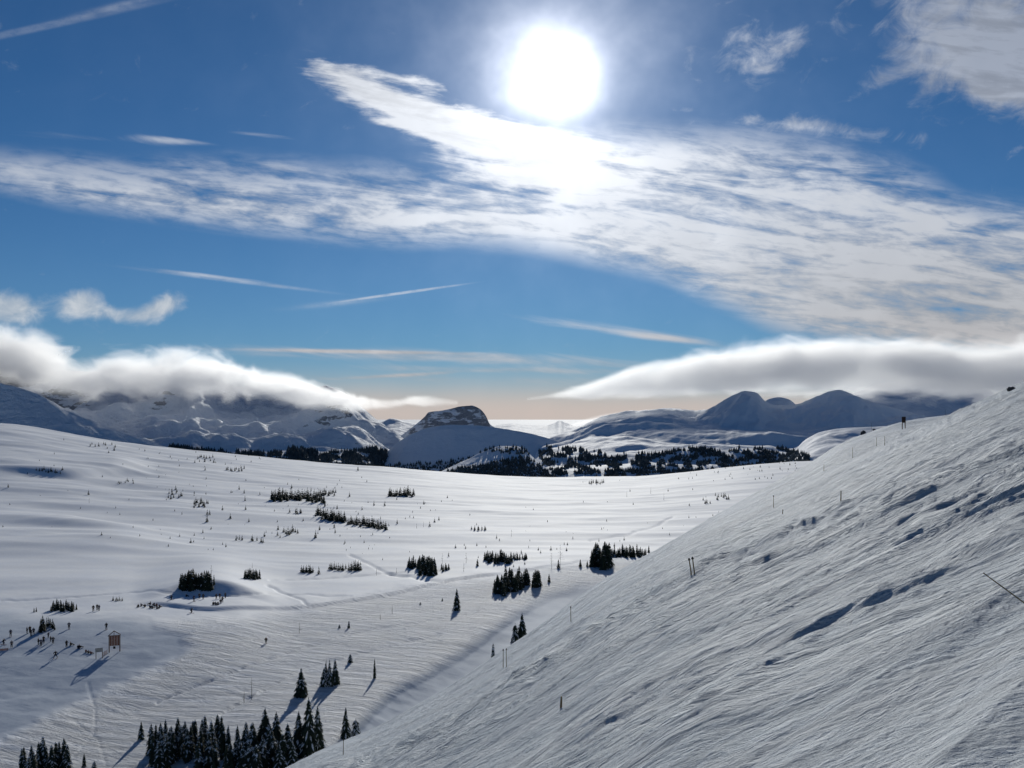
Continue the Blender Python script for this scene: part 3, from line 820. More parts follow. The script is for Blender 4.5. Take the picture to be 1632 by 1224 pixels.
# clumps: place in the valley seen at (x0..x1, y0..y1 of the foot), height in photo pixels, number, label, kind
CL = [
 ((240, 296, 1196, 1236), (44, 58), 16, 'dark snow-dusted fir on the left side of the big grove at the foot of the slope', 'slim', 'left side of the big near grove'),
 ((296, 380, 1192, 1240), (48, 62), 20, 'tall dark fir in the middle of the big grove at the bottom of the picture', 'slim', 'middle of the big near grove'),
 ((380, 468, 1196, 1250), (50, 68), 20, 'tall snow-laden fir on the right side of the big grove beside the white slope', 'big', 'right side of the big near grove'),
 ((32, 112, 1228, 1256), (40, 58), 16, 'dark fir in the grove at the bottom left corner', 'slim', 'grove in the bottom left corner'),
 ((287, 337, 934, 941), (20, 31), 22, 'dark fir in the square clump on the knoll above the ski school', 'mid', 'square clump on the knoll'),
 ((390, 414, 921, 924), (12, 17), 9, 'dark fir in the small square clump right of the knoll clump', 'mid', 'small square clump right of the knoll'),
 ((648, 672, 902, 907), (12, 19), 7, 'dark fir at the left end of the mid-valley clump with a long blue shadow', 'mid', 'thin left part of the mid-valley shadowed clump'),
 ((668, 695, 908, 919), (20, 28), 15, 'dark fir in the dense heart of the mid-valley clump casting a long blue shadow', 'mid', 'dense mid-valley clump with the blue shadow'),
 ((702, 716, 906, 911), (9, 17), 5, 'small dark fir just right of the clump with the long blue shadow', 'mid', 'small tuft right of the mid-valley shadowed clump'),
 ((772, 815, 893, 899), (13, 20), 15, 'dark fir in the long level hedge of trees above the big mid-valley clump', 'mid', 'long level row above the cat track clump'),
 ((816, 841, 890, 893), (8, 13), 7, 'short dark fir at the right end of the level row of trees', 'mid', 'short right end of the level row'),
 ((788, 806, 943, 950), (22, 30), 8, 'frosted dark fir at the near left edge of the clump left of the cat track', 'mid', 'near left edge of the cat track clump'),
 ((800, 832, 928, 944), (22, 30), 14, 'dark fir in the clump left of the cat track', 'mid', 'cat track clump'),
 ((834, 844, 931, 934), (20, 27), 5, 'tall dark fir in the narrow group just right of the cat track clump', 'mid', 'first narrow group right of the cat track clump'),
 ((849, 860, 934, 937), (22, 28), 5, 'tall dark fir in the second narrow group right of the cat track clump', 'mid', 'second narrow group right of the cat track clump'),
 ((943, 958, 899, 904), (28, 37), 7, 'tall dark fir in the left half of the tall group by the slope edge', 'mid', 'left half of the tall group by the slope'),
 ((960, 972, 903, 908), (34, 44), 6, 'tallest dark fir in the right half of the tall group by the slope edge', 'mid', 'right half of the tall group by the slope'),
 ((974, 1030, 884, 889), (11, 18), 18, 'dark fir in the row running right from the tall group to the slope edge', 'mid', 'row meeting the slope edge'),
 ((480, 500, 911, 914), (9, 14), 8, 'small dark fir in the loose group left of mid valley', 'far', 'loose group left of mid valley'),
 ((523, 552, 907, 910), (10, 13), 8, 'dark fir in the low rounded clump left of mid valley', 'far', 'low rounded clump left of mid valley'),
 ((554, 576, 907, 912), (12, 18), 6, 'dark fir in the taller clump beside the low rounded one', 'far', 'taller clump right of the low rounded one'),
 ((619, 661, 788, 792), (8, 15), 18, 'tiny dark fir in the lone oblong clump high on the snowfield', 'far', 'lone oblong clump high on the snowfield'),
 ((432, 458, 793, 800), (12, 18), 14, 'dark fir at the left end of the upper tree belt', 'far', 'left end of the upper belt'),
 ((456, 518, 790, 797, 6), (11, 17), 26, 'dark fir in the dense upper tree belt', 'far', 'dense upper tree belt'),
 ((503, 536, 784, 791), (7, 11), 12, 'small dark fir above the dense tree belt', 'far', 'strip just above the upper belt'),
 ((503, 552, 819, 827, 8), (11, 17), 24, 'dark fir in the thick lower tree belt', 'far', 'thick lower tree belt'),
 ((554, 616, 830, 836, 11), (10, 16), 24, 'dark fir in the thinning right end of the lower tree belt', 'far', 'right end of the lower belt'),
 ((450, 476, 848, 853), (8, 14), 6, 'dark fir in the small pair of tufts below the tree belts', 'far', 'tufts just below the tree belts'),
 ((470, 482, 817, 820), (8, 15), 4, 'dark fir in the tight tuft between the two tree belts', 'far', 'tuft between the belts'),
 ((396, 422, 861, 865), (7, 12), 5, 'small dark fir in the tuft left of the lower belt', 'far', 'tuft left of the lower belt'),
 ((374, 386, 860, 863), (7, 12), 3, 'small dark fir in the tiny tuft farthest left below the belts', 'far', 'tiny tuft left below the belts'),
 ((308, 332, 801, 810), (7, 11), 9, 'small dark fir in the round tuft on the left snowfield', 'far', 'round tuft on the left snowfield'),
 ((266, 290, 784, 797), (5, 9), 7, 'tiny dark fir in the strip above the round tuft', 'far', 'strip above the round tuft'),
 ((80, 122, 970, 975), (10, 17), 13, 'dark fir in the dense hedge behind the ski school on the left', 'mid', 'hedge behind the ski school'),
 ((54, 59, 975, 977), (6, 10), 2, 'little fir left of the hedge behind the ski school', 'mid', 'little pair left of the ski school hedge'),
 ((64, 70, 1003, 1008), (18, 25), 3, 'dark green fir at the left of the reddish clump among the skiers', 'mid', 'green left end of the reddish clump'),
 ((72, 88, 998, 1004), (10, 19), 8, 'reddish brown fir in the clump among the skiers', 'red', 'reddish clump among the skiers'),
 ((750, 776, 843, 846), (5, 9), 6, 'tiny dark fir in the small tuft high above the level row', 'far', 'small high tuft'),
 ((938, 962, 768, 772), (5, 10), 8, 'tiny dark fir in the tuft at the far snowfield edge', 'far', 'tuft at the far edge'),
 ((1118, 1132, 797, 803), (5, 9), 4, 'tiny fir in the left patch near the top of the slope edge', 'far', 'left patch near the slope edge'),
 ((1138, 1162, 790, 797), (5, 9), 6, 'tiny fir in the right patch near the top of the slope edge', 'far', 'right patch near the slope edge'),
 ((178, 196, 956, 959), (4, 8), 6, 'knee-high dark fir in the short row above the ski school', 'far', 'short row above the ski school'),
 ((360, 390, 745, 753), (5, 9), 8, 'tiny fir near the left end of the valley rim', 'far', 'rim firs on the left'),
 ((310, 345, 728, 738), (4, 7), 10, 'tiny fir at the rim where the dark forest begins', 'far', 'rim firs at the forest edge'),
 ((58, 100, 748, 756), (4, 8), 9, 'tiny fir on the left bank of the upper fold', 'far', 'fold firs on the left'),
 ((185, 216, 766, 772), (4, 6), 6, 'tiny fir at the right end of the upper fold', 'far', 'fold firs on the right'),
 ((140, 186, 708, 716), (4, 8), 7, 'tiny fir on the skyline of the left hill', 'far', 'skyline firs'),
]
KM = dict(slim=K_slim, big=K_big, mid=K_mid, far=K_far, red=K_red, multi=K_multi, bush=K_bush)
ORD = ['first', 'second', 'third', 'fourth', 'fifth', 'sixth', 'seventh', 'eighth', 'ninth', 'tenth', 'eleventh', 'twelfth']
trees = []      # (height in px, kind, position, height, label, group)
def metres(px_h, p): return px_h / F * p.y
for (x0, x1, y0, y1, *sl), (h0, h1), n, lab, kind, grp in CL:
    if kind in ('mid', 'far') and n > 5: n = int(n * 1.35)
    sl = sl[0] if sl else 0
    for i in range(n):
        fx = (i + R_.random()) / n
        px = x0 + (x1 - x0) * fx
        py = y0 + (y1 - y0) * R_.random() + sl * fx
        p = V.hit(px, py)
        hp = R_.uniform(h0, h1) * (.92 + .18 * math.sin(3.14 * fx))
        adj = lab[:lab.index('fir') + 3]
        place = grp.replace('firs of ', '')
        if n <= 12 or i < 4: lb = '%s, %s from the left in the %s' % (adj, ORD[i], place)
        elif n - i <= 4: lb = '%s, %s from the right in the %s' % (adj, ORD[n - 1 - i], place)
        else: lb = '%s inside the %s' % (adj, place)
        if len(lb.split()) > 16: lb = lb[lb.index('fir'):]
        trees.append(((h0 + h1) / 2 + .001 * n, R_.choice(KM[kind]), p, metres(hp, p), lb, grp, R_.uniform(1.1, 1.45) if h1 < 50 else R_.uniform(.95, 1.25)))
# single trees: column, foot row, height px, kind, width, label
SG = [
 (480, 1110, 46, 'big', 1.15, 'snow-clad fir left of the wide one, above the big near grove'),
 (520, 1092, 44, 'multi', .85, 'wide many-topped fir with a long blue shadow beside a snow hollow'),
 (534, 1090, 40, 'big', 1.0, 'fir growing against the right side of the wide many-topped fir'),
 (558, 1056, 15, 'bush', .9, 'small snowy fir casting a short shadow above the wide many-topped fir'),
 (597, 1081, 32, 'slim', .62, 'slender leaning fir with one long narrow shadow'),
 (476, 1204, 72, 'big', .95, 'left fir of the snowy trio beside the slope edge'),
 (492, 1206, 96, 'big', .85, 'tallest fir of the snowy trio beside the slope edge'),
 (506, 1196, 72, 'big', .85, 'right fir of the snowy trio beside the slope edge'),
 (551, 1178, 52, 'big', .80, 'open snowy fir standing alone at the slope edge'),
 (567, 1172, 28, 'bush', 1.0, 'low snowy bush joined to the open fir at the slope edge'),
 (225, 1178, 29, 'big', .95, 'lone small fir on a bright snow patch left of the big near grove'),
 (134, 1222, 22, 'slim', 1.1, 'small fir between the corner grove and the big near grove'),
 (150, 1226, 14, 'bush', 1.0, 'low snowy bush right of the corner grove'),
 (728, 973, 36, 'big', .85, 'lone pointed fir in the middle of the tracked snow with its shadow below it'),
 (832, 1022, 46, 'big', 1.0, 'snowy fir beside the cat track half hidden by the slope'),
 (821, 1024, 32, 'bush', .7, 'bushy low fir leaning on the snowy one beside the cat track'),
 (786, 1052, 28, 'bush', .45, 'ragged little fir peeping over the slope edge at the cat track'),
 (875, 928, 14, 'mid', 1.3, 'small pointed fir right of the two narrow groups'),
 (761, 902, 12, 'mid', 1.4, 'small single fir left of the level row'),
 (925, 904, 13, 'mid', 1.4, 'small fir left of the tall group by the slope edge'),
 (936, 903, 10, 'mid', 1.4, 'smaller fir between the small one and the tall group'),
 (890, 906, 15, 'mid', 1.3, 'lone fir right below two bare trunks in the mid valley'),
 (878, 877, 8, 'far', 1.3, 'small fir high above the level row'),
 (858, 877, 6, 'far', 1.3, 'tiny fir left of the small one above the level row'),
 (903, 878, 6, 'far', 1.7, 'low round fir above the lone fir of the mid valley'),
 (508, 915, 13, 'far', 1.3, 'single rounded fir right of the loose group left of mid valley'),
 (503, 857, 13, 'far', 1.2, 'single fir below the two tree belts'),
 (330, 832, 13, 'far', 1.2, 'single fir below the round tuft on the left snowfield'),
 (367, 826, 9, 'far', 1.2, 'single small fir right of the one below the round tuft'),
 (341, 932, 17, 'mid', .8, 'frosted thin fir right of the square clump on the knoll'),
 (556, 1001, 12, 'bush', .7, 'small fir on the tracked snow below mid valley'),
 (541, 1001, 6, 'bush', 1.1, 'tiny bush left of the small fir on the tracked snow'),
 (1034, 881, 12, 'mid', 1.2, 'last fir of the row standing against the slope edge'),
 (13, 777, 7, 'far', 1.3, 'tiny fir near the left picture edge on the upper snowfield'),
 (182, 718, 8, 'far', 1.2, 'single fir with a shadow on the left hill'),
 (162, 853, 6, 'far', 1.5, 'tiny fir at the end of a dune shadow on the left'),
 (705, 958, 5, 'bush', 1.0, 'tiny bush left of the lone pointed fir'),
 (670, 964, 5, 'bush', 1.0, 'tiny bush on the bright strip left of the lone pointed fir'),
 (360, 872, 7, 'far', 1.1, 'single small fir below the tiny tuft on the left snowfield'),
]
for px, py, hp, kind, wd, lab in SG:
    p = V.hit(px, py)
    trees.append((hp + 1000, R_.choice(KM[kind]), p, metres(hp, p), lab, None, wd))
# scattered stunted firs all over the snowfield
sc_big = [(R_.gauss(350, 60), R_.gauss(835, 28)) for _ in range(34)] + [(R_.gauss(540, 70), R_.gauss(812, 28)) for _ in range(34)] + [(R_.uniform(600, 700), R_.uniform(825, 850)) for _ in range(10)] + [(R_.uniform(700, 1000), R_.uniform(850, 910)) for _ in range(22)]
sc_pts = sc_big + [(R_.uniform(250, 640), R_.uniform(752, 880)) for _ in range(70)] + [(R_.uniform(540, 760), R_.uniform(790, 900)) for _ in range(26)] + \
         [(R_.uniform(820, 1180), R_.uniform(762, 890)) for _ in range(46)] + [(R_.uniform(0, 260), R_.uniform(700, 860)) for _ in range(28)] + \
         [(R_.uniform(1080, 1290), R_.uniform(738, 765)) for _ in range(60)] + [(R_.uniform(230, 420), R_.uniform(715, 745)) for _ in range(30)]
for px, py in sc_pts:
    p = V.hit(px, py); hp = R_.uniform(4, 9.5) if (px, py) in sc_big else R_.uniform(1.8, 5.0)
    trees.append((hp, R_.choice(K_far), p, metres(hp, p), 'scattered', 'scattered', R_.uniform(.8, 1.4)))
trees.sort(key=lambda t: -t[0])
rest_v, rest_f, rest_m = [], [], []
for n_, (hp, K, p, H, lab, grp, wd) in enumerate(trees):
    rz = R_.uniform(0, 6.28)
    if n_ < 300 and grp != 'scattered':
        grow(K, p, H, rz, wd, lab, grp)
    else:
        c_, s_ = math.cos(rz), math.sin(rz)
        for k_ in (0, 2):
            me = K[k_]
            if me is None: continue
            b0 = len(rest_v)
            for v in me.vertices:
                x, y, z = v.co
                rest_v.append((p.x + (x * c_ - y * s_) * H * wd, p.y + (x * s_ + y * c_) * H * wd, p.z + z * H))
            for f in me.polygons:
                rest_f.append([b0 + q for q in f.vertices]); rest_m.append(0 if k_ == 0 else 1)
o = link('stunted_firs', mesh_from('stunted_firs', rest_v, rest_f, mats=(M_needle, M_snowcap), fmat=rest_m))
tag(o, 'stunted firs and shrubs strewn over the far snowfield', 'trees', kind='stuff')

# far forests, seen only as dark masses
def wood(name, label, surf, polys, n, hpx, seed, dens=None):
    rnd = random.Random(seed); vs, fs = [], []
    allp = []
    for poly, cnt in polys:
        xs = [q[0] for q in poly]; ys_ = [q[1] for q in poly]
        pts = np.array([[rnd.uniform(min(xs), max(xs)), rnd.uniform(min(ys_), max(ys_))] for _ in range(cnt * 3)])
        m = poly_mask(pts[:, 0], pts[:, 1], poly, 3)
        cl = fbm(pts[:, 0] / 22, pts[:, 1] / 7, 3, seed + 5)
        k = 0
        for i in range(len(pts)):
            if k >= cnt: break
            if rnd.random() > m[i]: continue
            if dens is not None and cl[i] < dens: continue
            allp.append(pts[i]); k += 1
    for px, py in allp:
        p = surf.hit(px, py)
        H = rnd.uniform(*hpx) / F * p.y; r = H * rnd.uniform(.22, .34)
        b = len(vs); a0 = rnd.uniform(0, 6)
        for (zz, rr, nn) in ((-.05, .85, 5), (.38, 1.0, 5), (.40, .55, 5)):
            for k in range(nn):
                a = a0 + k / nn * 6.283
                vs.append((p.x + r * rr * math.cos(a) * rnd.uniform(.7, 1.2), p.y + r * rr * math.sin(a), p.z + H * zz * rnd.uniform(.8, 1.1)))
        vs.append((p.x, p.y, p.z + H))
        for k in range(5):
            k2 = (k + 1) % 5
            fs.append((b + k, b + k2, b + 5 + k2, b + 5 + k)); fs.append((b + 5 + k, b + 5 + k2, b + 10 + k2, b + 10 + k)); fs.append((b + 10 + k, b + 10 + k2, b + 15))
    o = link(name, mesh_from(name, vs, fs, mats=(M_haze_spruce,)))
    tag(o, label, 'forest', kind='stuff')
    return o


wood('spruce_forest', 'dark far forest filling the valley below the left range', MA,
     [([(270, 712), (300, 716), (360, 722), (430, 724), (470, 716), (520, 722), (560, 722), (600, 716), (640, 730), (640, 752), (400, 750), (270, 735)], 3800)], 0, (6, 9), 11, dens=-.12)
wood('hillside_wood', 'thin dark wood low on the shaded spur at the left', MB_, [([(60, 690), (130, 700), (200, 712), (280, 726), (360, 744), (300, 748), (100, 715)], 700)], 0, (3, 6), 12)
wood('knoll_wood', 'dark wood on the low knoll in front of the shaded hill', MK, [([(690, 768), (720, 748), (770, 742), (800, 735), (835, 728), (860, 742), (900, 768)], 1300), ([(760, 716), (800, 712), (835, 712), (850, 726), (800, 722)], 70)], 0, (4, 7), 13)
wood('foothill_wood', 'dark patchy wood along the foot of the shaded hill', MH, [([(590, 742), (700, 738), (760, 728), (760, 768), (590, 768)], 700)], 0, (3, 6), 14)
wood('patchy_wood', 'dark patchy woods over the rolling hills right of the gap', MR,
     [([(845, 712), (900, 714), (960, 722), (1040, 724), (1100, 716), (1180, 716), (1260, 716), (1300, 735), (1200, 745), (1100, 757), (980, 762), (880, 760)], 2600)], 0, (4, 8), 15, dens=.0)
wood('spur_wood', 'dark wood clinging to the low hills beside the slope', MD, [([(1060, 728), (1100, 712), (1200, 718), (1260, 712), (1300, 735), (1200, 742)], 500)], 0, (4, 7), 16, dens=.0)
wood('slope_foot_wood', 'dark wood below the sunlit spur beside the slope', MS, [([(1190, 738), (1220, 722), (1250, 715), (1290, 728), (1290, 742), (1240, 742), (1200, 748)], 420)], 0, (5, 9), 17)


# ------------------------------------------------------------------ cloud banks lying on the ranges
def cloud_bank(name, label, Y, spine, depth, dens, scale, rough_amt, seed, g=.55, steps=.12, soft=.55, stretch=1.6):
    """spine: (photo column, photo row, half height in photo pixels) at depth Y; a closed hull filled with a varying volume"""
    k = Y / F
    xs = [(q[0] - CX) * k for q in spine]; zc = [(HY - q[1]) * k for q in spine]; rr = [q[2] * k for q in spine]
    gx = np.linspace(xs[0], xs[-1], 26)
    gz = smooth_interp(gx, xs, zc); gr = smooth_interp(gx, xs, rr)
    vs, fs = [], []
    for i, x in enumerate(gx):
        for a in range(10):
            t = a / 10 * 6.2832
            vs.append((x, Y + depth * 1.25 * math.cos(t) * min(1., .25 + gr[i] / max(gr)), gz[i] + gr[i] * 1.7 * math.sin(t)))
    for i in range(len(gx) - 1):
        for a in range(10):
            b = (a + 1) % 10
            fs.append((i * 10 + a, i * 10 + b, i * 10 + 10 + b, i * 10 + 10 + a))
    fs.append(tuple(range(9, -1, -1))); fs.append(tuple((len(gx) - 1) * 10 + q for q in range(10)))
    m = bpy.data.materials.new(name); m.use_nodes = True; m.node_tree.nodes.clear()
    w = NT(m.node_tree)
    out = w.new('ShaderNodeOutputMaterial'); pv = w.new('ShaderNodeVolumePrincipled')
    m.node_tree.links.new(pv.outputs[0], out.inputs['Volume'])
    tc = w.new('ShaderNodeTexCoord').outputs['Object']
    x, y, z = w.sep(tc)
    x0, x1 = xs[0], xs[-1]
    zl, zh = min(zc) - 1, max(zc) + 1
    zcn = w.curve(x, list(zip(xs, zc)), x0, x1, zl, zh)
    rn = w.curve(x, list(zip(xs, rr)), x0, x1, 0, max(rr))
    dz = w.div(w.sub(z, zcn), w.m('MAXIMUM', rn, 5.0))
    dy = w.div(w.sub(y, Y), w.mul(w.m('MAXIMUM', w.div(rn, max(rr)), .25), depth))
    d = w.m('SQRT', w.add(w.mul(dz, dz), w.mul(dy, dy)))
    n = w.noise(w.vec(w.mul(x, 1 / stretch), y, w.add(z, seed * 77.)), scale, 6, .62, .8)
    n = w.mul(w.sub(n, .5), rough_amt)
    m.node_tree.nodes  # hull shader
    dens = w.mul(w.step(rn, 4 * k, 18 * k, .12, 1.0), dens)
    den = w.m('POWER', w.step(w.add(w.sub(1.0, d), n), 0.0, soft, kind='LINEAR'), 1.6)
    w.put(pv.inputs['Density'], w.mul(den, dens))
    pv.inputs['Color'].default_value = (1, 1, 1, 1)
    pv.inputs['Anisotropy'].default_value = g
    m.cycles.volume_step_rate = steps
    o = link(name, mesh_from(name, vs, fs, mats=(m,)))
    tag(o, label, 'cloud', kind='stuff')
    return o


cloud_bank('cloud_bank', 'white wind-torn cloud bank lying along the left mountain range', 4050,
           [(-500, 560, 40), (-100, 562, 46), (20, 568, 46), (80, 590, 36), (140, 606, 28), (190, 598, 36), (270, 600, 36), (345, 600, 33), (390, 612, 25), (470, 622, 24), (540, 637, 17), (610, 643, 10), (670, 640, 8), (730, 642, 3)],
           380, .0115, .0066, 3.9, 1, g=.6, steps=.08, soft=.55)
cloud_bank('cloud_roll', 'long smooth roll of cloud capping the dome-shaped mountains on the right', 4500,
           [(840, 636, 3), (930, 624, 13), (1000, 610, 22), (1080, 600, 30), (1160, 592, 36), (1250, 584, 41), (1350, 580, 45), (1450, 582, 45), (1560, 590, 42), (1700, 590, 46), (2200, 590, 46)],
           420, .0105, .0060, 3.4, 2, g=.5, steps=.08, soft=.5, stretch=2.6)
cloud_bank('cloud_wisp', 'thin low cloud wisp pouring over the rolling hills', 4400,
           [(900, 682, 3), (940, 672, 7), (990, 664, 8), (1040, 661, 7), (1090, 662, 5), (1130, 664, 3)], 160, .02, .006, 2.0, 3, steps=.12, soft=.9)

# ------------------------------------------------------------------ small builders
def box_bm(bm, cx, cy, cz, sx, sy, sz, rot=None):
    r = bmesh.ops.create_cube(bm, size=1.0)['verts']
    for v in r:
        p = Vector((v.co.x * sx, v.co.y * sy, v.co.z * sz))
        if rot is not None: p.rotate(rot)
        v.co = p + Vector((cx, cy, cz))
    return r


def rod_bm(bm, a, b, r0, r1, n=8):
    a = Vector(a); b = Vector(b); d = (b - a)
    q = d.to_track_quat('Z', 'Y')
    ra, rb = [], []
    for k in range(n):
        t = k / n * 6.2832
        c = Vector((math.cos(t), math.sin(t), 0)); c.rotate(q)
        ra.append(bm.verts.new(a + c * r0)); rb.append(bm.verts.new(b + c * r1))
    for k in range(n):
        bm.faces.new((ra[k], ra[(k + 1) % n], rb[(k + 1) % n], rb[k]))
    bm.faces.new(list(reversed(ra))); bm.faces.new(rb)


def bm_obj(name, bm, mat, parent=None, bevel=0.0):
    if bevel:
        bmesh.ops.bevel(bm, geom=bm.edges[:], offset=bevel, segments=1, affect='EDGES')
    bmesh.ops.recalc_face_normals(bm, faces=bm.faces)
    me = bpy.data.meshes.new(name); bm.to_mesh(me); bm.free()
    return link(name, me, parent, (mat,))


def root_at(name, p, label, cat, group=None, rz=0.0):
    o = bpy.data.objects.new(name, None); COL.objects.link(o); o.empty_display_size = .2
    o.location = p; o.rotation_euler = (0, 0, rz)
    return tag(o, label, cat, group)


M_brown = plain('brown stained wood', (.20, .070, .032), (.29, .105, .048), 3.0, .8)
M_dark = plain('dark stained board', (.045, .028, .022), (.07, .045, .035), 3.0, .85)
M_post = plain('weathered post', (.16, .10, .07), (.26, .17, .12), 6.0, .85)
M_pale = plain('pale board', (.38, .34, .29), (.50, .45, .38), 4.0, .8)
M_bamboo = plain('bamboo', (.16, .12, .07), (.26, .20, .12), 14.0, .6)
M_tape = plain('orange tape', (.55, .16, .06), (.65, .22, .08), 14.0, .6)
M_pink = plain('faded orange netting', (.50, .22, .16), (.62, .32, .24), 9.0, .8)
M_rock = plain('dark rock', (.05, .05, .055), (.14, .135, .13), 2.0, .9)
M_skin = plain('skin', (.45, .28, .20), (.52, .33, .24), 20., .5)
M_ski = plain('ski top', (.10, .02, .02), (.18, .03, .03), 9., .4)
M_boot = plain('boot shell', (.02, .02, .022), (.05, .05, .05), 9., .5)
CLOTH = {n: plain(n + ' cloth', tuple(c * .8 for c in col), col, 9., .85) for n, col in dict(
    black=(.02, .02, .022), navy=(.02, .03, .08), red=(.22, .02, .02), blue=(.03, .08, .25), grey=(.10, .10, .11), green=(.03, .09, .05), brown=(.10, .06, .04), purple=(.09, .03, .12)).items()}

# ------------------------------------------------------------------ notice boards
p1 = V.hit(174, 1040); p2 = V.hit(188, 1037)
k = p1.y / F
t = root_at('notice_board', p1, 'tall brown gabled notice board on two posts beside the ski school', 'notice board')
Wd, Hh = 15 * k, 27 * k
for xx in (0.0, Wd):
    bm = bmesh.new(); box_bm(bm, xx, xx * .35, Hh / 2 - .3, .20, .20, Hh + .6); bm_obj('post', bm, M_post, t, .02)
nb_ = 6
for i in range(nb_):            # boards of the panel
    bm = bmesh.new()
    pw = (Wd - .24) / nb_
    box_bm(bm, .12 + pw * (i + .5), (.12 + pw * (i + .5)) * .35, 10.5 * k + 8 * k, pw - .02, .07 + .012 * (i % 2), 16.5 * k, None)
    bm_obj('plank', bm, M_brown, t, .008)
ax, az = Wd * .45, 34 * k
for (xa, za), (xb, zb) in (((-.25, 26 * k), (ax, az)), ((ax, az), (Wd + .15, 27.5 * k))):
    bm = bmesh.new(); rod_bm(bm, (xa, xa * .35, za), (xb, xb * .35, zb), .10, .10, 6); bm_obj('rafter', bm, M_post, t)
bm = bmesh.new(); rod_bm(bm, (ax, ax * .35, 26 * k), (ax, ax * .35, az), .07, .07, 6); bm_obj('king_post', bm, M_post, t)
bm = bmesh.new(); rod_bm(bm, (-.1, -.035, 26.6 * k), (Wd + .1, Wd * .35, 26.6 * k), .08, .08, 6); bm_obj('crossbeam', bm, M_post, t)
bm = bmesh.new(); box_bm(bm, Wd * .5, Wd * .175 - .1, 7.6 * k, .5, .25, .55); bm_obj('leaflet_box', bm, M_boot, t, .03)

p1 = V.hit(153, 1050); k = p1.y / F
t = root_at('small_sign', p1, 'low pale board on two posts left of the tall brown notice board', 'sign')
for xx in (0.0, 8.5 * k):
    bm = bmesh.new(); box_bm(bm, xx, xx * .5, 8 * k, .12, .12, 17 * k); bm_obj('post', bm, M_post, t, .015)
for i in range(3):
    bm = bmesh.new(); box_bm(bm, 4.1 * k, 2.05 * k - .10, 11.5 * k + i * 2.2 * k, 11 * k, .05, 2.1 * k, Vector((1, 0, 0)).rotation_difference(Vector((1, .5, 0)))); bm_obj('plank', bm, M_pale, t, .008)

def net_fence(pts, h, label):
    P = [V.hit(*q) for q in pts]
    t = root_at('net_fence', P[0], label, 'fence')
    for p in P:
        d = p - P[0]
        bm = bmesh.new(); rod_bm(bm, d + Vector((0, 0, -.2)), d + Vector((0, 0, h * 1.15)), .03, .025, 6); bm_obj('stake', bm, M_bamboo, t)
    bm = bmesh.new()
    for a, b in zip(P[:-1], P[1:]):
        a = a - P[0]; b = b - P[0]
        for i in range(7):
            z = h * (i + .5) / 7
            rod_bm(bm, a + Vector((0, 0, z)), b + Vector((0, 0, z)), .028, .028, 4)
        n = max(3, int((b - a).length / .35))
        for i in range(n):
            q = a.lerp(b, (i + .5) / n); rod_bm(bm, q + Vector((0, 0, .03)), q + Vector((0, 0, h)), .02, .02, 4)
    o = bm_obj('netting', bm, M_pink, t); o['kind'] = 'stuff'


net_fence([(163, 1047), (167, 1044), (171, 1042)], .9, 'short pinkish net fence between the small sign and the tall notice board')
net_fence([(-14, 1037), (-4, 1037), (4, 1037), (13, 1036)], .45, 'low pinkish net fence at the left picture edge among the skiers')

p = S.hit(1438, 684); k = p.y / F
t = root_at('trail_sign', p, 'dark trail sign on two thin posts on the crest of the slope', 'sign')
for xx in (0.0, 4.6 * k):
    bm = bmesh.new(); rod_bm(bm, (xx, 0, -.4), (xx, 0, 19.5 * k), .07, .06, 8); bm_obj('post', bm, M_post, t)
bm = bmesh.new(); box_bm(bm, 2.0 * k, -.09, 15 * k, 6.2 * k, .05, 9.6 * k); bm_obj('board', bm, M_dark, t, .01)
for zz in (11.5 * k, 18.6 * k):
    bm = bmesh.new(); box_bm(bm, 2.2 * k, -.02, zz, 5.6 * k, .05, .09); bm_obj('batten', bm, M_post, t)

# ------------------------------------------------------------------ bamboo marker poles on the slope
def marker(px, py, hpx, label, tilt=0.0, top=True, r=.022, group=None):
    p = S.hit(px, py); k = p.y / F; h = hpx * k
    t = root_at('marker_pole', p, label, 'marker pole', group)
    lean = Vector((tilt * h, 0, h))
    bm = bmesh.new()
    n = 6
    rr = max(r, .17 * k)
    for i in range(n):
        a = lean * (i / n) - (Vector((0, 0, .3)) if i == 0 else Vector()); b = lean * ((i + 1) / n)
        rod_bm(bm, a, b, rr * (1.05 - .05 * i), rr * (.98 - .05 * i), 8)
    bm_obj('bamboo_cane', bm, M_bamboo, t)
    if top:
        bm = bmesh.new(); rod_bm(bm, lean * .92, lean * 1.0, rr * 1.9, rr * 1.7, 8); bm_obj('tape_band', bm, M_tape if top == 2 else M_boot, t)
        bm = bmesh.new(); bmesh.ops.create_icosphere(bm, subdivisions=1, radius=rr * 1.5)
        bmesh.ops.translate(bm, verts=bm.verts, vec=lean * 1.01); bm_obj('cap', bm, M_boot, t)


marker(1102, 916, 25, 'left marker pole of the dark-topped pair in the hollow of the slope', -.15)
marker(1107, 915, 26, 'right marker pole of the dark-topped pair in the hollow of the slope', -.13)
marker(802, 1064, 29, 'left marker pole of the pair above the cat track', -.0)
marker(807, 1063, 29, 'right marker pole of the pair above the cat track', -.0)
marker(910, 991, 24, 'single tall marker pole at the lip of the slope', -.02)
marker(547, 1203, 25, 'single marker pole near the bottom foot of the slope', .02)
marker(894, 1128, 18, 'thin faint marker pole in the smooth lower middle of the slope', .05, top=False)
marker(1233, 809, 19, 'marker pole with a dark head high on the slope', -.02)
marker(1247, 819, 6, 'short stub of a marker pole below the dark-headed one', .1)
marker(1359, 730, 17, 'thin marker pole left below the trail sign', -.02, top=False)
marker(1397, 711, 14, 'left pole of the thin pair directly below the trail sign', 0, top=False)
marker(1410, 710, 15, 'right pole of the thin pair directly below the trail sign', 0, top=False)
marker(1313, 751, 11, 'short thin marker pole farthest left below the trail sign', .02, top=False)
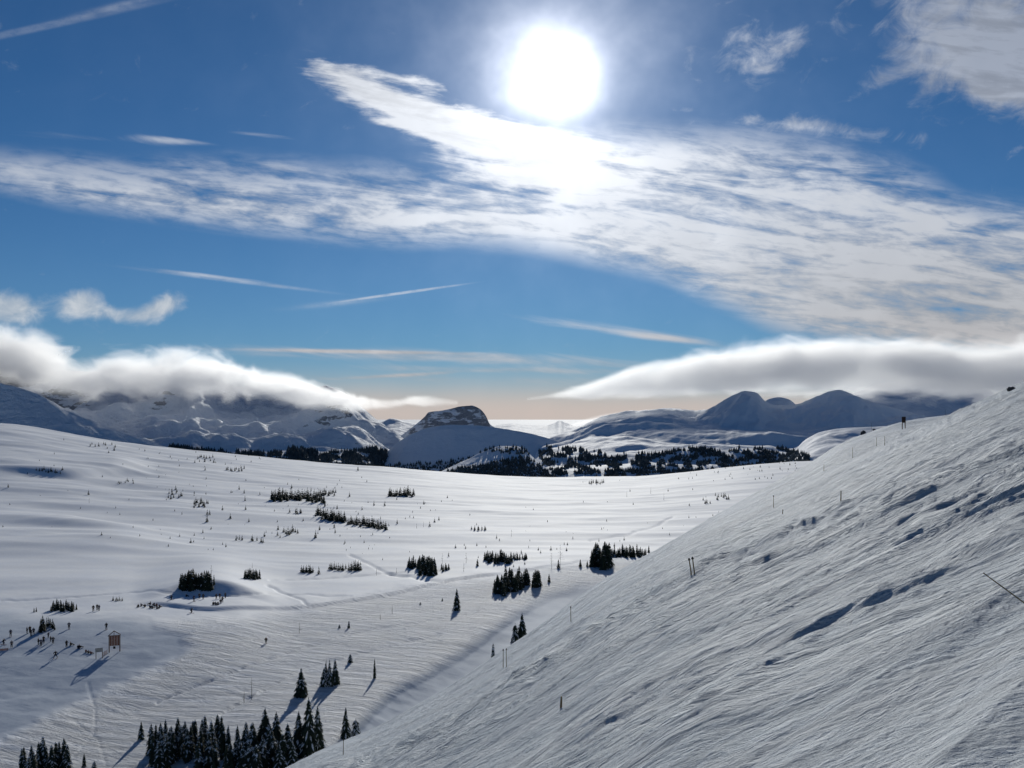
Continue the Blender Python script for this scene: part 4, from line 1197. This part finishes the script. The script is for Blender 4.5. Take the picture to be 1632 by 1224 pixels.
marker(1389, 680, 13, 'thin pole on the crest beside the dark rock', 0, top=False)
marker(1507, 662, 10, 'thin pole on the crest right of the trail sign', 0, top=False)
marker(1340, 798, 16, 'faint pole in the middle of the upper slope', .03, top=False)
# leaning cane close by on the right
b = S.hit(1690, 1003); tip = Vector(((1567 - CX) / F, 1, (HY - 913) / F)) * (b.y * 1.06)
t = root_at('marker_pole', b, 'dark cane leaning far over at the right picture edge', 'marker pole')
bm = bmesh.new(); d = tip - b
for i in range(7): rod_bm(bm, d * (i / 7), d * ((i + 1) / 7), .007 - .0004 * i, .0066 - .0004 * i, 8)
bm_obj('bamboo_cane', bm, M_bamboo, t)

# ------------------------------------------------------------------ rocks on the skyline of the slope
def rock(px, py, wpx, hpx, label, seed):
    p = S.hit(px, py); k = p.y / F
    bm = bmesh.new(); bmesh.ops.create_icosphere(bm, subdivisions=3, radius=1.0)
    for v in bm.verts:
        c = v.co.normalized()
        f = 1 + .45 * float(pn(c.x * 1.7 + seed, c.y * 1.7 + c.z, seed)) + .2 * float(pn(c.x * 4, c.z * 4 + c.y * 3, seed + 1))
        v.co = Vector((c.x * f * wpx * k / 2, c.y * f * wpx * k / 2.6, c.z * f * hpx * k / 1.6 + hpx * k * .25))
    o = bm_obj('rock', bm, M_rock); o.location = p
    tag(o, label, 'rock')


rock(1376, 684, 8, 6, 'small dark rock poking from the crest left of the trail sign', 3)
rock(1612, 622, 12, 6, 'dark rock on the skyline at the upper right of the slope', 5)
rock(1393, 683, 4, 3, 'tiny dark rock on the crest between the rock and the trail sign', 9)

# ------------------------------------------------------------------ bare trunks in the valley
def snag(px, py, hpx, nb, label, seed, r=.5):
    rnd = random.Random(seed)
    p = V.hit(px, py); k = p.y / F; H = hpx * k
    t = root_at('bare_tree', p, label, 'tree')
    bm = bmesh.new(); R0 = max(.06, r * .42 * k)
    pts = [Vector((rnd.uniform(-.02, .02) * H * i / 4, rnd.uniform(-.02, .02) * H, H * i / 4 - (.3 if i == 0 else 0))) for i in range(5)]
    for i in range(4): rod_bm(bm, pts[i], pts[i + 1], R0 * (1 - i * .22), R0 * (1 - (i + 1) * .22), 7)
    bm_obj('trunk', bm, M_dead, t)
    bm = bmesh.new()
    for i in range(nb):
        f = rnd.uniform(.25, .97); a = rnd.uniform(0, 6.28); L = H * .20 * (1.15 - f) * rnd.uniform(.5, 1.3)
        q = Vector((0, 0, H * f)); e = q + Vector((math.cos(a) * L, math.sin(a) * L, L * rnd.uniform(-.1, .35)))
        rod_bm(bm, q, e, R0 * .3, R0 * .12, 4)
        for _ in range(2):
            m_ = q.lerp(e, rnd.uniform(.4, .9)); a2 = a + rnd.uniform(-1, 1)
            rod_bm(bm, m_, m_ + Vector((math.cos(a2), math.sin(a2), .3)) * L * .4, R0 * .18, R0 * .08, 3)
    if nb: tag(bm_obj('branches', bm, M_dead, t), kind='stuff')
    else: bm.free()


for i, a in enumerate([
 (401, 1115, 36, 14, 'tall bare trunk standing above the big near grove'),
 (389, 1120, 18, 34, 'low twiggy bare tree left of the tall bare trunk'),
 (477, 1009, 18, 18, 'bare little trunk on the tracked snow right of the lone skier'),
 (625, 978, 14, 4, 'bare stick on the bright strip below the shadowed clump'),
 (606, 988, 11, 12, 'short twiggy stick left of the one on the bright strip'),
 (879, 907, 27, 40, 'left one of two bare larches above the lone fir'),
 (893, 903, 36, 46, 'taller right one of two bare larches above the lone fir'),
 (743, 897, 17, 22, 'thin bare larch between the shadowed clump and the level row'),
 (739, 911, 15, 14, 'crooked bare snag below the thin larch'),
 (600, 917, 12, 8, 'bare stick left of the clump with the long shadow'),
 (705, 899, 18, 26, 'bare larch rising behind the small firs right of the shadowed clump'),
 (337, 926, 26, 34, 'frosted bare larch at the right of the clump on the knoll'),
 (632, 913, 9, 6, 'small bare stick right of the first one near the shadowed clump'),
 (402, 905, 8, 4, 'tiny bare stick above the small square clump'),
 (815, 855, 12, 8, 'bare thin trunk in the open snow above the level row'),
 (1037, 787, 11, 4, 'bare stick high on the snowfield right of the gap'),
 (1058, 797, 12, 4, 'second bare stick high on the snowfield nearer the slope'),
 (999, 792, 9, 4, 'faint bare stick high on the snowfield, leftmost of three'),
 (142, 802, 8, 6, 'bare stick on the dunes at the left'),
 (675, 840, 9, 10, 'tiny bare larch right of the lower tree belt'),
 (664, 842, 8, 10, 'tiny bare larch beside the belt end'),
 (818, 1000, 1, 0, '')][:-1]):
    snag(a[0], a[1], a[2], a[3], a[4], 900 + i)

# ------------------------------------------------------------------ people
def skin_mesh(name, J, E, mats, sub=1):
    """grow one continuous surface round a skeleton: J = {joint: (x, y, z, radius)}"""
    names = list(J)
    me = bpy.data.meshes.new(name)
    me.from_pydata([J[n][:3] for n in names], [(names.index(a), names.index(b)) for a, b in E], [])
    o = bpy.data.objects.new(name, me); COL.objects.link(o)
    md = o.modifiers.new('s', 'SKIN')
    me.skin_vertices  # created with the modifier
    if not len(me.skin_vertices): me.attributes
    for i, n in enumerate(names):
        sv = me.skin_vertices[0].data[i]; sv.radius = (J[n][3], J[n][3]); sv.use_root = (i == 0)
    sb = o.modifiers.new('u', 'SUBSURF'); sb.levels = sub; sb.render_levels = sub
    dg = bpy.context.evaluated_depsgraph_get(); dg.update()
    out = bpy.data.meshes.new_from_object(o.evaluated_get(dg))
    out.name = name
    bpy.data.objects.remove(o); bpy.data.meshes.remove(me)
    out.materials.clear()
    for m in mats: out.materials.append(m)
    out.polygons.foreach_set('use_smooth', np.ones(len(out.polygons), bool))
    return out


def person_meshes(pose):
    P = dict(pelvis=(0, 0, .95, .15), belly=(0, .01, 1.13, .145), chest=(0, .0, 1.34, .165), neck=(0, 0, 1.50, .055), head=(0, -.02, 1.62, .10), crown=(0, -.01, 1.70, .085))
    for s_, n in ((-1, 'l'), (1, 'r')):
        P['hip' + n] = (.10 * s_, 0, .88, .11); P['knee' + n] = (.13 * s_, -.03, .50, .075); P['ankle' + n] = (.14 * s_, .02, .12, .05); P['toe' + n] = (.15 * s_, -.14, .05, .045)
        P['sh' + n] = (.19 * s_, 0, 1.42, .075); P['elbow' + n] = (.30 * s_, -.04, 1.17, .055); P['wrist' + n] = (.30 * s_, -.22, 1.00, .042); P['hand' + n] = (.29 * s_, -.29, .97, .045)
    def mv(names, dx=0, dy=0, dz=0):
        for n in names: x, y, z, r = P[n]; P[n] = (x + dx, y + dy, z + dz, r)
    up = ['belly', 'chest', 'neck', 'head', 'crown', 'shl', 'shr', 'elbowl', 'elbowr', 'wristl', 'wristr', 'handl', 'handr']
    if pose == 'crouch':
        mv(['pelvis', 'hipl', 'hipr'] + up, 0, .12, -.20); mv(['kneel', 'kneer'], 0, -.16, -.04); mv(['belly'], 0, -.10, -.02)
        mv([n for n in up if n != 'belly'], 0, -.26, -.08); mv(['head', 'crown', 'neck'], 0, -.06, -.02); mv(['wristl', 'wristr', 'handl', 'handr'], 0, -.06, .06)
    if pose == 'wide':
        mv(['kneel', 'anklel', 'toel'], -.12); mv(['kneer', 'ankler', 'toer'], .12); mv(['anklel', 'toel'], -.1); mv(['ankler', 'toer'], .1)
        mv(['elbowl', 'wristl', 'handl'], -.10, 0, .04); mv(['elbowr', 'wristr', 'handr'], .10, 0, .04); mv(['pelvis', 'hipl', 'hipr'] + up, 0, 0, -.07)
    if pose == 'hips':
        mv(['elbowl'], -.10, .05, .02); mv(['elbowr'], .10, .05, .02)
        for n, s_ in (('l', -1), ('r', 1)): P['wrist' + n] = (.22 * s_, -.06, 1.02, .042); P['hand' + n] = (.19 * s_, -.12, 1.0, .045)
    if pose == 'sit':
        mv(['pelvis', 'hipl', 'hipr'] + up, 0, .22, -.80); mv([n for n in up], 0, .02, 0)
        for n, s_ in (('l', -1), ('r', 1)):
            P['knee' + n] = (.16 * s_, -.22, .36, .075); P['ankle' + n] = (.16 * s_, -.55, .10, .05); P['toe' + n] = (.17 * s_, -.66, .20, .045)
            P['elbow' + n] = (.29 * s_, .10, .42, .055); P['wrist' + n] = (.22 * s_, -.16, .36, .042); P['hand' + n] = (.20 * s_, -.23, .37, .045)
    E = [('pelvis', 'belly'), ('belly', 'chest'), ('chest', 'neck'), ('neck', 'head'), ('head', 'crown')]
    EJ = [('pelvis', 'belly'), ('belly', 'chest')]; ET = []
    for n in 'lr':
        E += [('pelvis', 'hip' + n), ('hip' + n, 'knee' + n), ('knee' + n, 'ankle' + n), ('ankle' + n, 'toe' + n), ('chest', 'sh' + n), ('sh' + n, 'elbow' + n), ('elbow' + n, 'wrist' + n), ('wrist' + n, 'hand' + n)]
        EJ += [('chest', 'sh' + n), ('sh' + n, 'elbow' + n), ('elbow' + n, 'wrist' + n)]
        ET += [('pelvis', 'hip' + n), ('hip' + n, 'knee' + n), ('knee' + n, 'ankle' + n)]
    def grow_(names_e, add):
        js = []
        for a, b_ in names_e:
            for q in (a, b_):
                if q not in js: js.append(q)
        js.sort(key=lambda q: 0 if q == 'pelvis' else 1)
        return {q: (*P[q][:3], P[q][3] + add) for q in js}
    body = skin_mesh('body', grow_(E, 0), E, (M_skin,))
    jacket = skin_mesh('jacket', grow_(EJ, .028), EJ, (CLOTH['black'],))
    trousers = skin_mesh('trousers', grow_(ET, .024), ET, (CLOTH['black'],))
    hx, hy, hz, _ = P['head']; bx_, by_, bz_, _ = P['crown']
    hat = skin_mesh('hat', {'a': (hx, hy + .02, hz + .03, .112), 'b': (bx_, by_ + .01, bz_ + .03, .095)}, [('a', 'b')], (CLOTH['navy'],))
    boots = []
    for n in 'lr':
        ax_, ay_, az_, _ = P['ankle' + n]; tx_, ty_, tz_, _ = P['toe' + n]
        boots.append(skin_mesh('boot', {'a': (ax_, ay_, az_ + .10, .075), 'b': (ax_, ay_ + .01, az_ - .02, .08), 'c': (tx_, ty_ - .02, tz_ + .01, .062)}, [('a', 'b'), ('b', 'c')], (M_boot,)))
    return body, jacket, trousers, hat, boots


POSE = {p: person_meshes(p) for p in ('stand', 'hips', 'crouch', 'wide', 'sit')}
bm = bmesh.new()
prof = [(-.85, .09, .05), (-.75, .02, .055), (0, 0, .036), (.7, .0, .05), (.82, .01, .045)]
rows = []
for y, z, wv in prof:
    rows.append([bm.verts.new((-wv, y, z + .02)), bm.verts.new((wv, y, z + .02)), bm.verts.new((wv, y, z)), bm.verts.new((-wv, y, z))])
for a, b in zip(rows[:-1], rows[1:]):
    for q in range(4): bm.faces.new((a[q], a[(q + 1) % 4], b[(q + 1) % 4], b[q]))
bm.faces.new(rows[0][::-1]); bm.faces.new(rows[-1])
bmesh.ops.recalc_face_normals(bm, faces=bm.faces)
ski_me = bpy.data.meshes.new('ski'); bm.to_mesh(ski_me); bm.free(); ski_me.materials.append(M_ski)


def person(px, py, pose, rz, jac, tro, label, group=None, skis=False, sc_=1.0):
    p = V.hit(px, py)
    lift = .05 if skis else .0
    body, jacket, trousers, hat, boots = POSE[pose]
    b = bpy.data.objects.new('person', body); COL.objects.link(b)
    b.location = p + Vector((0, 0, lift)); b.rotation_euler = (0, 0, rz); b.scale = (sc_,) * 3
    tag(b, label, 'person', group)
    for nm, me, mt in (('jacket', jacket, CLOTH[jac]), ('trousers', trousers, CLOTH[tro]), ('hat', hat, None), ('boot', boots[0], None), ('boot', boots[1], None)):
        o = bpy.data.objects.new(nm, me); COL.objects.link(o); o.parent = b
        if mt is not None:
            o.material_slots[0].link = 'OBJECT'; o.material_slots[0].material = mt
    if skis:
        r = root_at('ski_pair', p + Vector((0, 0, .01)), 'pair of dark skis under the ' + skis, 'skis', 'skis worn by the skiers', rz)
        for q in (-1, 1):
            o = bpy.data.objects.new('ski', ski_me); COL.objects.link(o); o.parent = r
            o.location = ((.15 if pose != 'wide' else .34) * q, -.06, 0)


PE = [
 (17, 1014.5, 'stand', .4, 'navy', 'black', 'person standing alone left of the trio by the reddish firs', None, 'skier standing alone at the far left'),
 (43, 1010, 'stand', 2.2, 'black', 'black', 'person in dark clothes, leftmost of the four beside the reddish firs', None, None),
 (47.5, 1008.5, 'hips', 1.2, 'brown', 'black', 'person standing at the back of the four beside the reddish firs', None, None),
 (49.5, 1014, 'stand', -.6, 'black', 'black', 'person in front of the four beside the reddish firs', None, None),
 (53.5, 1011.5, 'stand', .2, 'grey', 'black', 'person at the right of the four beside the reddish firs', None, None),
 (110, 1002.7, 'hips', .5, 'navy', 'black', 'person standing alone right of the reddish firs with a slanting shadow', None, 'lone skier right of the reddish firs'),
 (169.5, 1003.5, 'stand', .1, 'black', 'black', 'person standing alone just above the tall brown notice board', None, 'lone skier above the notice board'),
 (5.5, 1027.5, 'crouch', 1.2, 'black', 'navy', 'person bending forward nearest the left picture edge', None, 'bending skier at the left edge'),
 (18.5, 1032.3, 'stand', .4, 'grey', 'black', 'person standing above the low net fence at the left', None, None),
 (61, 1027.8, 'stand', 1.9, 'black', 'black', 'person at the left of the close trio in the middle of the ski school', None, None),
 (65.3, 1030, 'hips', .4, 'navy', 'black', 'person at the front of the close trio in the middle of the ski school', None, None),
 (69.5, 1025, 'stand', 3.0, 'black', 'black', 'person at the back right of the close trio in the middle of the ski school', None, None),
 (77, 1016.5, 'stand', 1.0, 'grey', 'grey', 'pale small person standing behind the close trio', None, None, .8),
 (80.5, 1022.5, 'stand', 1.7, 'brown', 'black', 'left person of the pair right of the close trio', None, None, .8),
 (84.5, 1026, 'hips', .3, 'black', 'black', 'right person of the pair right of the close trio', None, None),
 (106, 1031.7, 'stand', 1.0, 'black', 'black', 'standing person beside the seated one left of the small sign', None, None),
 (114, 1028.5, 'sit', 1.8, 'black', 'black', 'person seated on the snow beside the standing one left of the small sign', None, None),
 (125, 1034, 'sit', .6, 'black', 'navy', 'person seated on the snow, left one of two close together', None, None),
 (128.5, 1032.5, 'sit', 2.1, 'black', 'black', 'person seated on the snow, right one of two close together', None, None),
 (137.5, 1040, 'sit', .8, 'red', 'black', 'person in a reddish jacket seated left of the small sign', None, None, .8),
 (142, 1041, 'sit', 1.4, 'brown', 'black', 'person seated in the middle of the three left of the small sign', None, None, .8),
 (146, 1042, 'sit', 2.4, 'red', 'black', 'person seated nearest the small sign', None, None, .8),
 (88.5, 1049, 'wide', .3, 'black', 'black', 'person in a wide stance with poles apart, lowest of the ski school', None, 'wide-standing skier'),
 (148.7, 974.4, 'stand', .4, 'black', 'brown', 'left person of the three on the ridge above the notice board', None, None),
 (154.6, 972.5, 'hips', 1.4, 'black', 'black', 'middle person of the three on the ridge above the notice board', None, None),
 (157.7, 973.7, 'stand', .1, 'navy', 'black', 'right person of the three on the ridge above the notice board', None, None),
 (272.8, 956, 'crouch', 1.2, 'black', 'black', 'crouching person at the left rim of the shaded hollow', None, 'croucher at the hollow rim'),
 (298, 951, 'sit', 1.5, 'black', 'black', 'person sitting right under the square clump on the knoll', None, None),
 (309, 958.6, 'hips', .8, 'navy', 'black', 'person standing in the upper middle of the shaded hollow', None, 'skier in the shaded hollow'),
 (317.8, 954.6, 'stand', .2, 'black', 'black', 'left person of the tall pair in the shaded hollow', None, None),
 (323.8, 955.3, 'stand', .7, 'black', 'black', 'right person of the tall pair in the shaded hollow', None, None),
 (344.7, 955.3, 'stand', .7, 'black', 'black', 'left standing person in the right part of the hollow', None, None),
 (350.3, 954.6, 'hips', .2, 'brown', 'black', 'middle standing person in the right part of the hollow', None, None),
 (359, 953.2, 'hips', 1.2, 'grey', 'black', 'right standing person in the right part of the hollow', None, None),
 (354.5, 960, 'stand', .2, 'black', 'black', 'person standing at the right end of the seated row in the hollow', None, None),
 (351.5, 962.5, 'crouch', .2, 'black', 'navy', 'person bending over the seated row in the hollow', None, None),
 (340, 964, 'sit', .2, 'black', 'black', 'leftmost person of the seated row in the hollow', None, None),
 (343.5, 964, 'sit', .5, 'navy', 'black', 'second person from the left of the seated row in the hollow', None, None),
 (346.8, 964, 'sit', -.3, 'black', 'black', 'third person from the left of the seated row in the hollow', None, None),
 (305, 977, 'crouch', 1.2, 'black', 'black', 'leaning skier alone at the bottom of the shaded hollow', None, 'leaning skier below the hollow'),
 (424, 1025, 'crouch', .2, 'black', 'black', 'lone dark skier on the open tracked snow', None, 'lone skier on the open snow'),
]
for a in PE:
    px, py, pose, rz, j, tr_, lab, grp, skl = a[:9]
    person(px, py, pose, rz, j, tr_, lab, grp, skl, a[9] if len(a) > 9 else 1.0)
for i, (px, py, where) in enumerate([(220, 968, 'leftmost of the loose resting crowd'), (226, 966, 'second from left in the resting crowd'), (231, 967.3, 'larger dark figure in the left of the resting crowd'),
                                     (238.4, 963.6, 'highest of the resting crowd'), (239.5, 969.4, 'lower middle of the resting crowd, left one'), (243.8, 969.6, 'lower middle of the resting crowd, right one'),
                                     (245, 965, 'upper middle of the resting crowd'), (248.8, 966.3, 'right upper part of the resting crowd'), (251, 970.5, 'right lower part of the resting crowd'), (255, 968.3, 'rightmost of the resting crowd')]):
    person(px, py, 'sit', i * 1.7, ('black', 'navy', 'black', 'brown', 'black', 'black', 'grey', 'red', 'black', 'black')[i], 'black', 'person seated on the snow, ' + where)
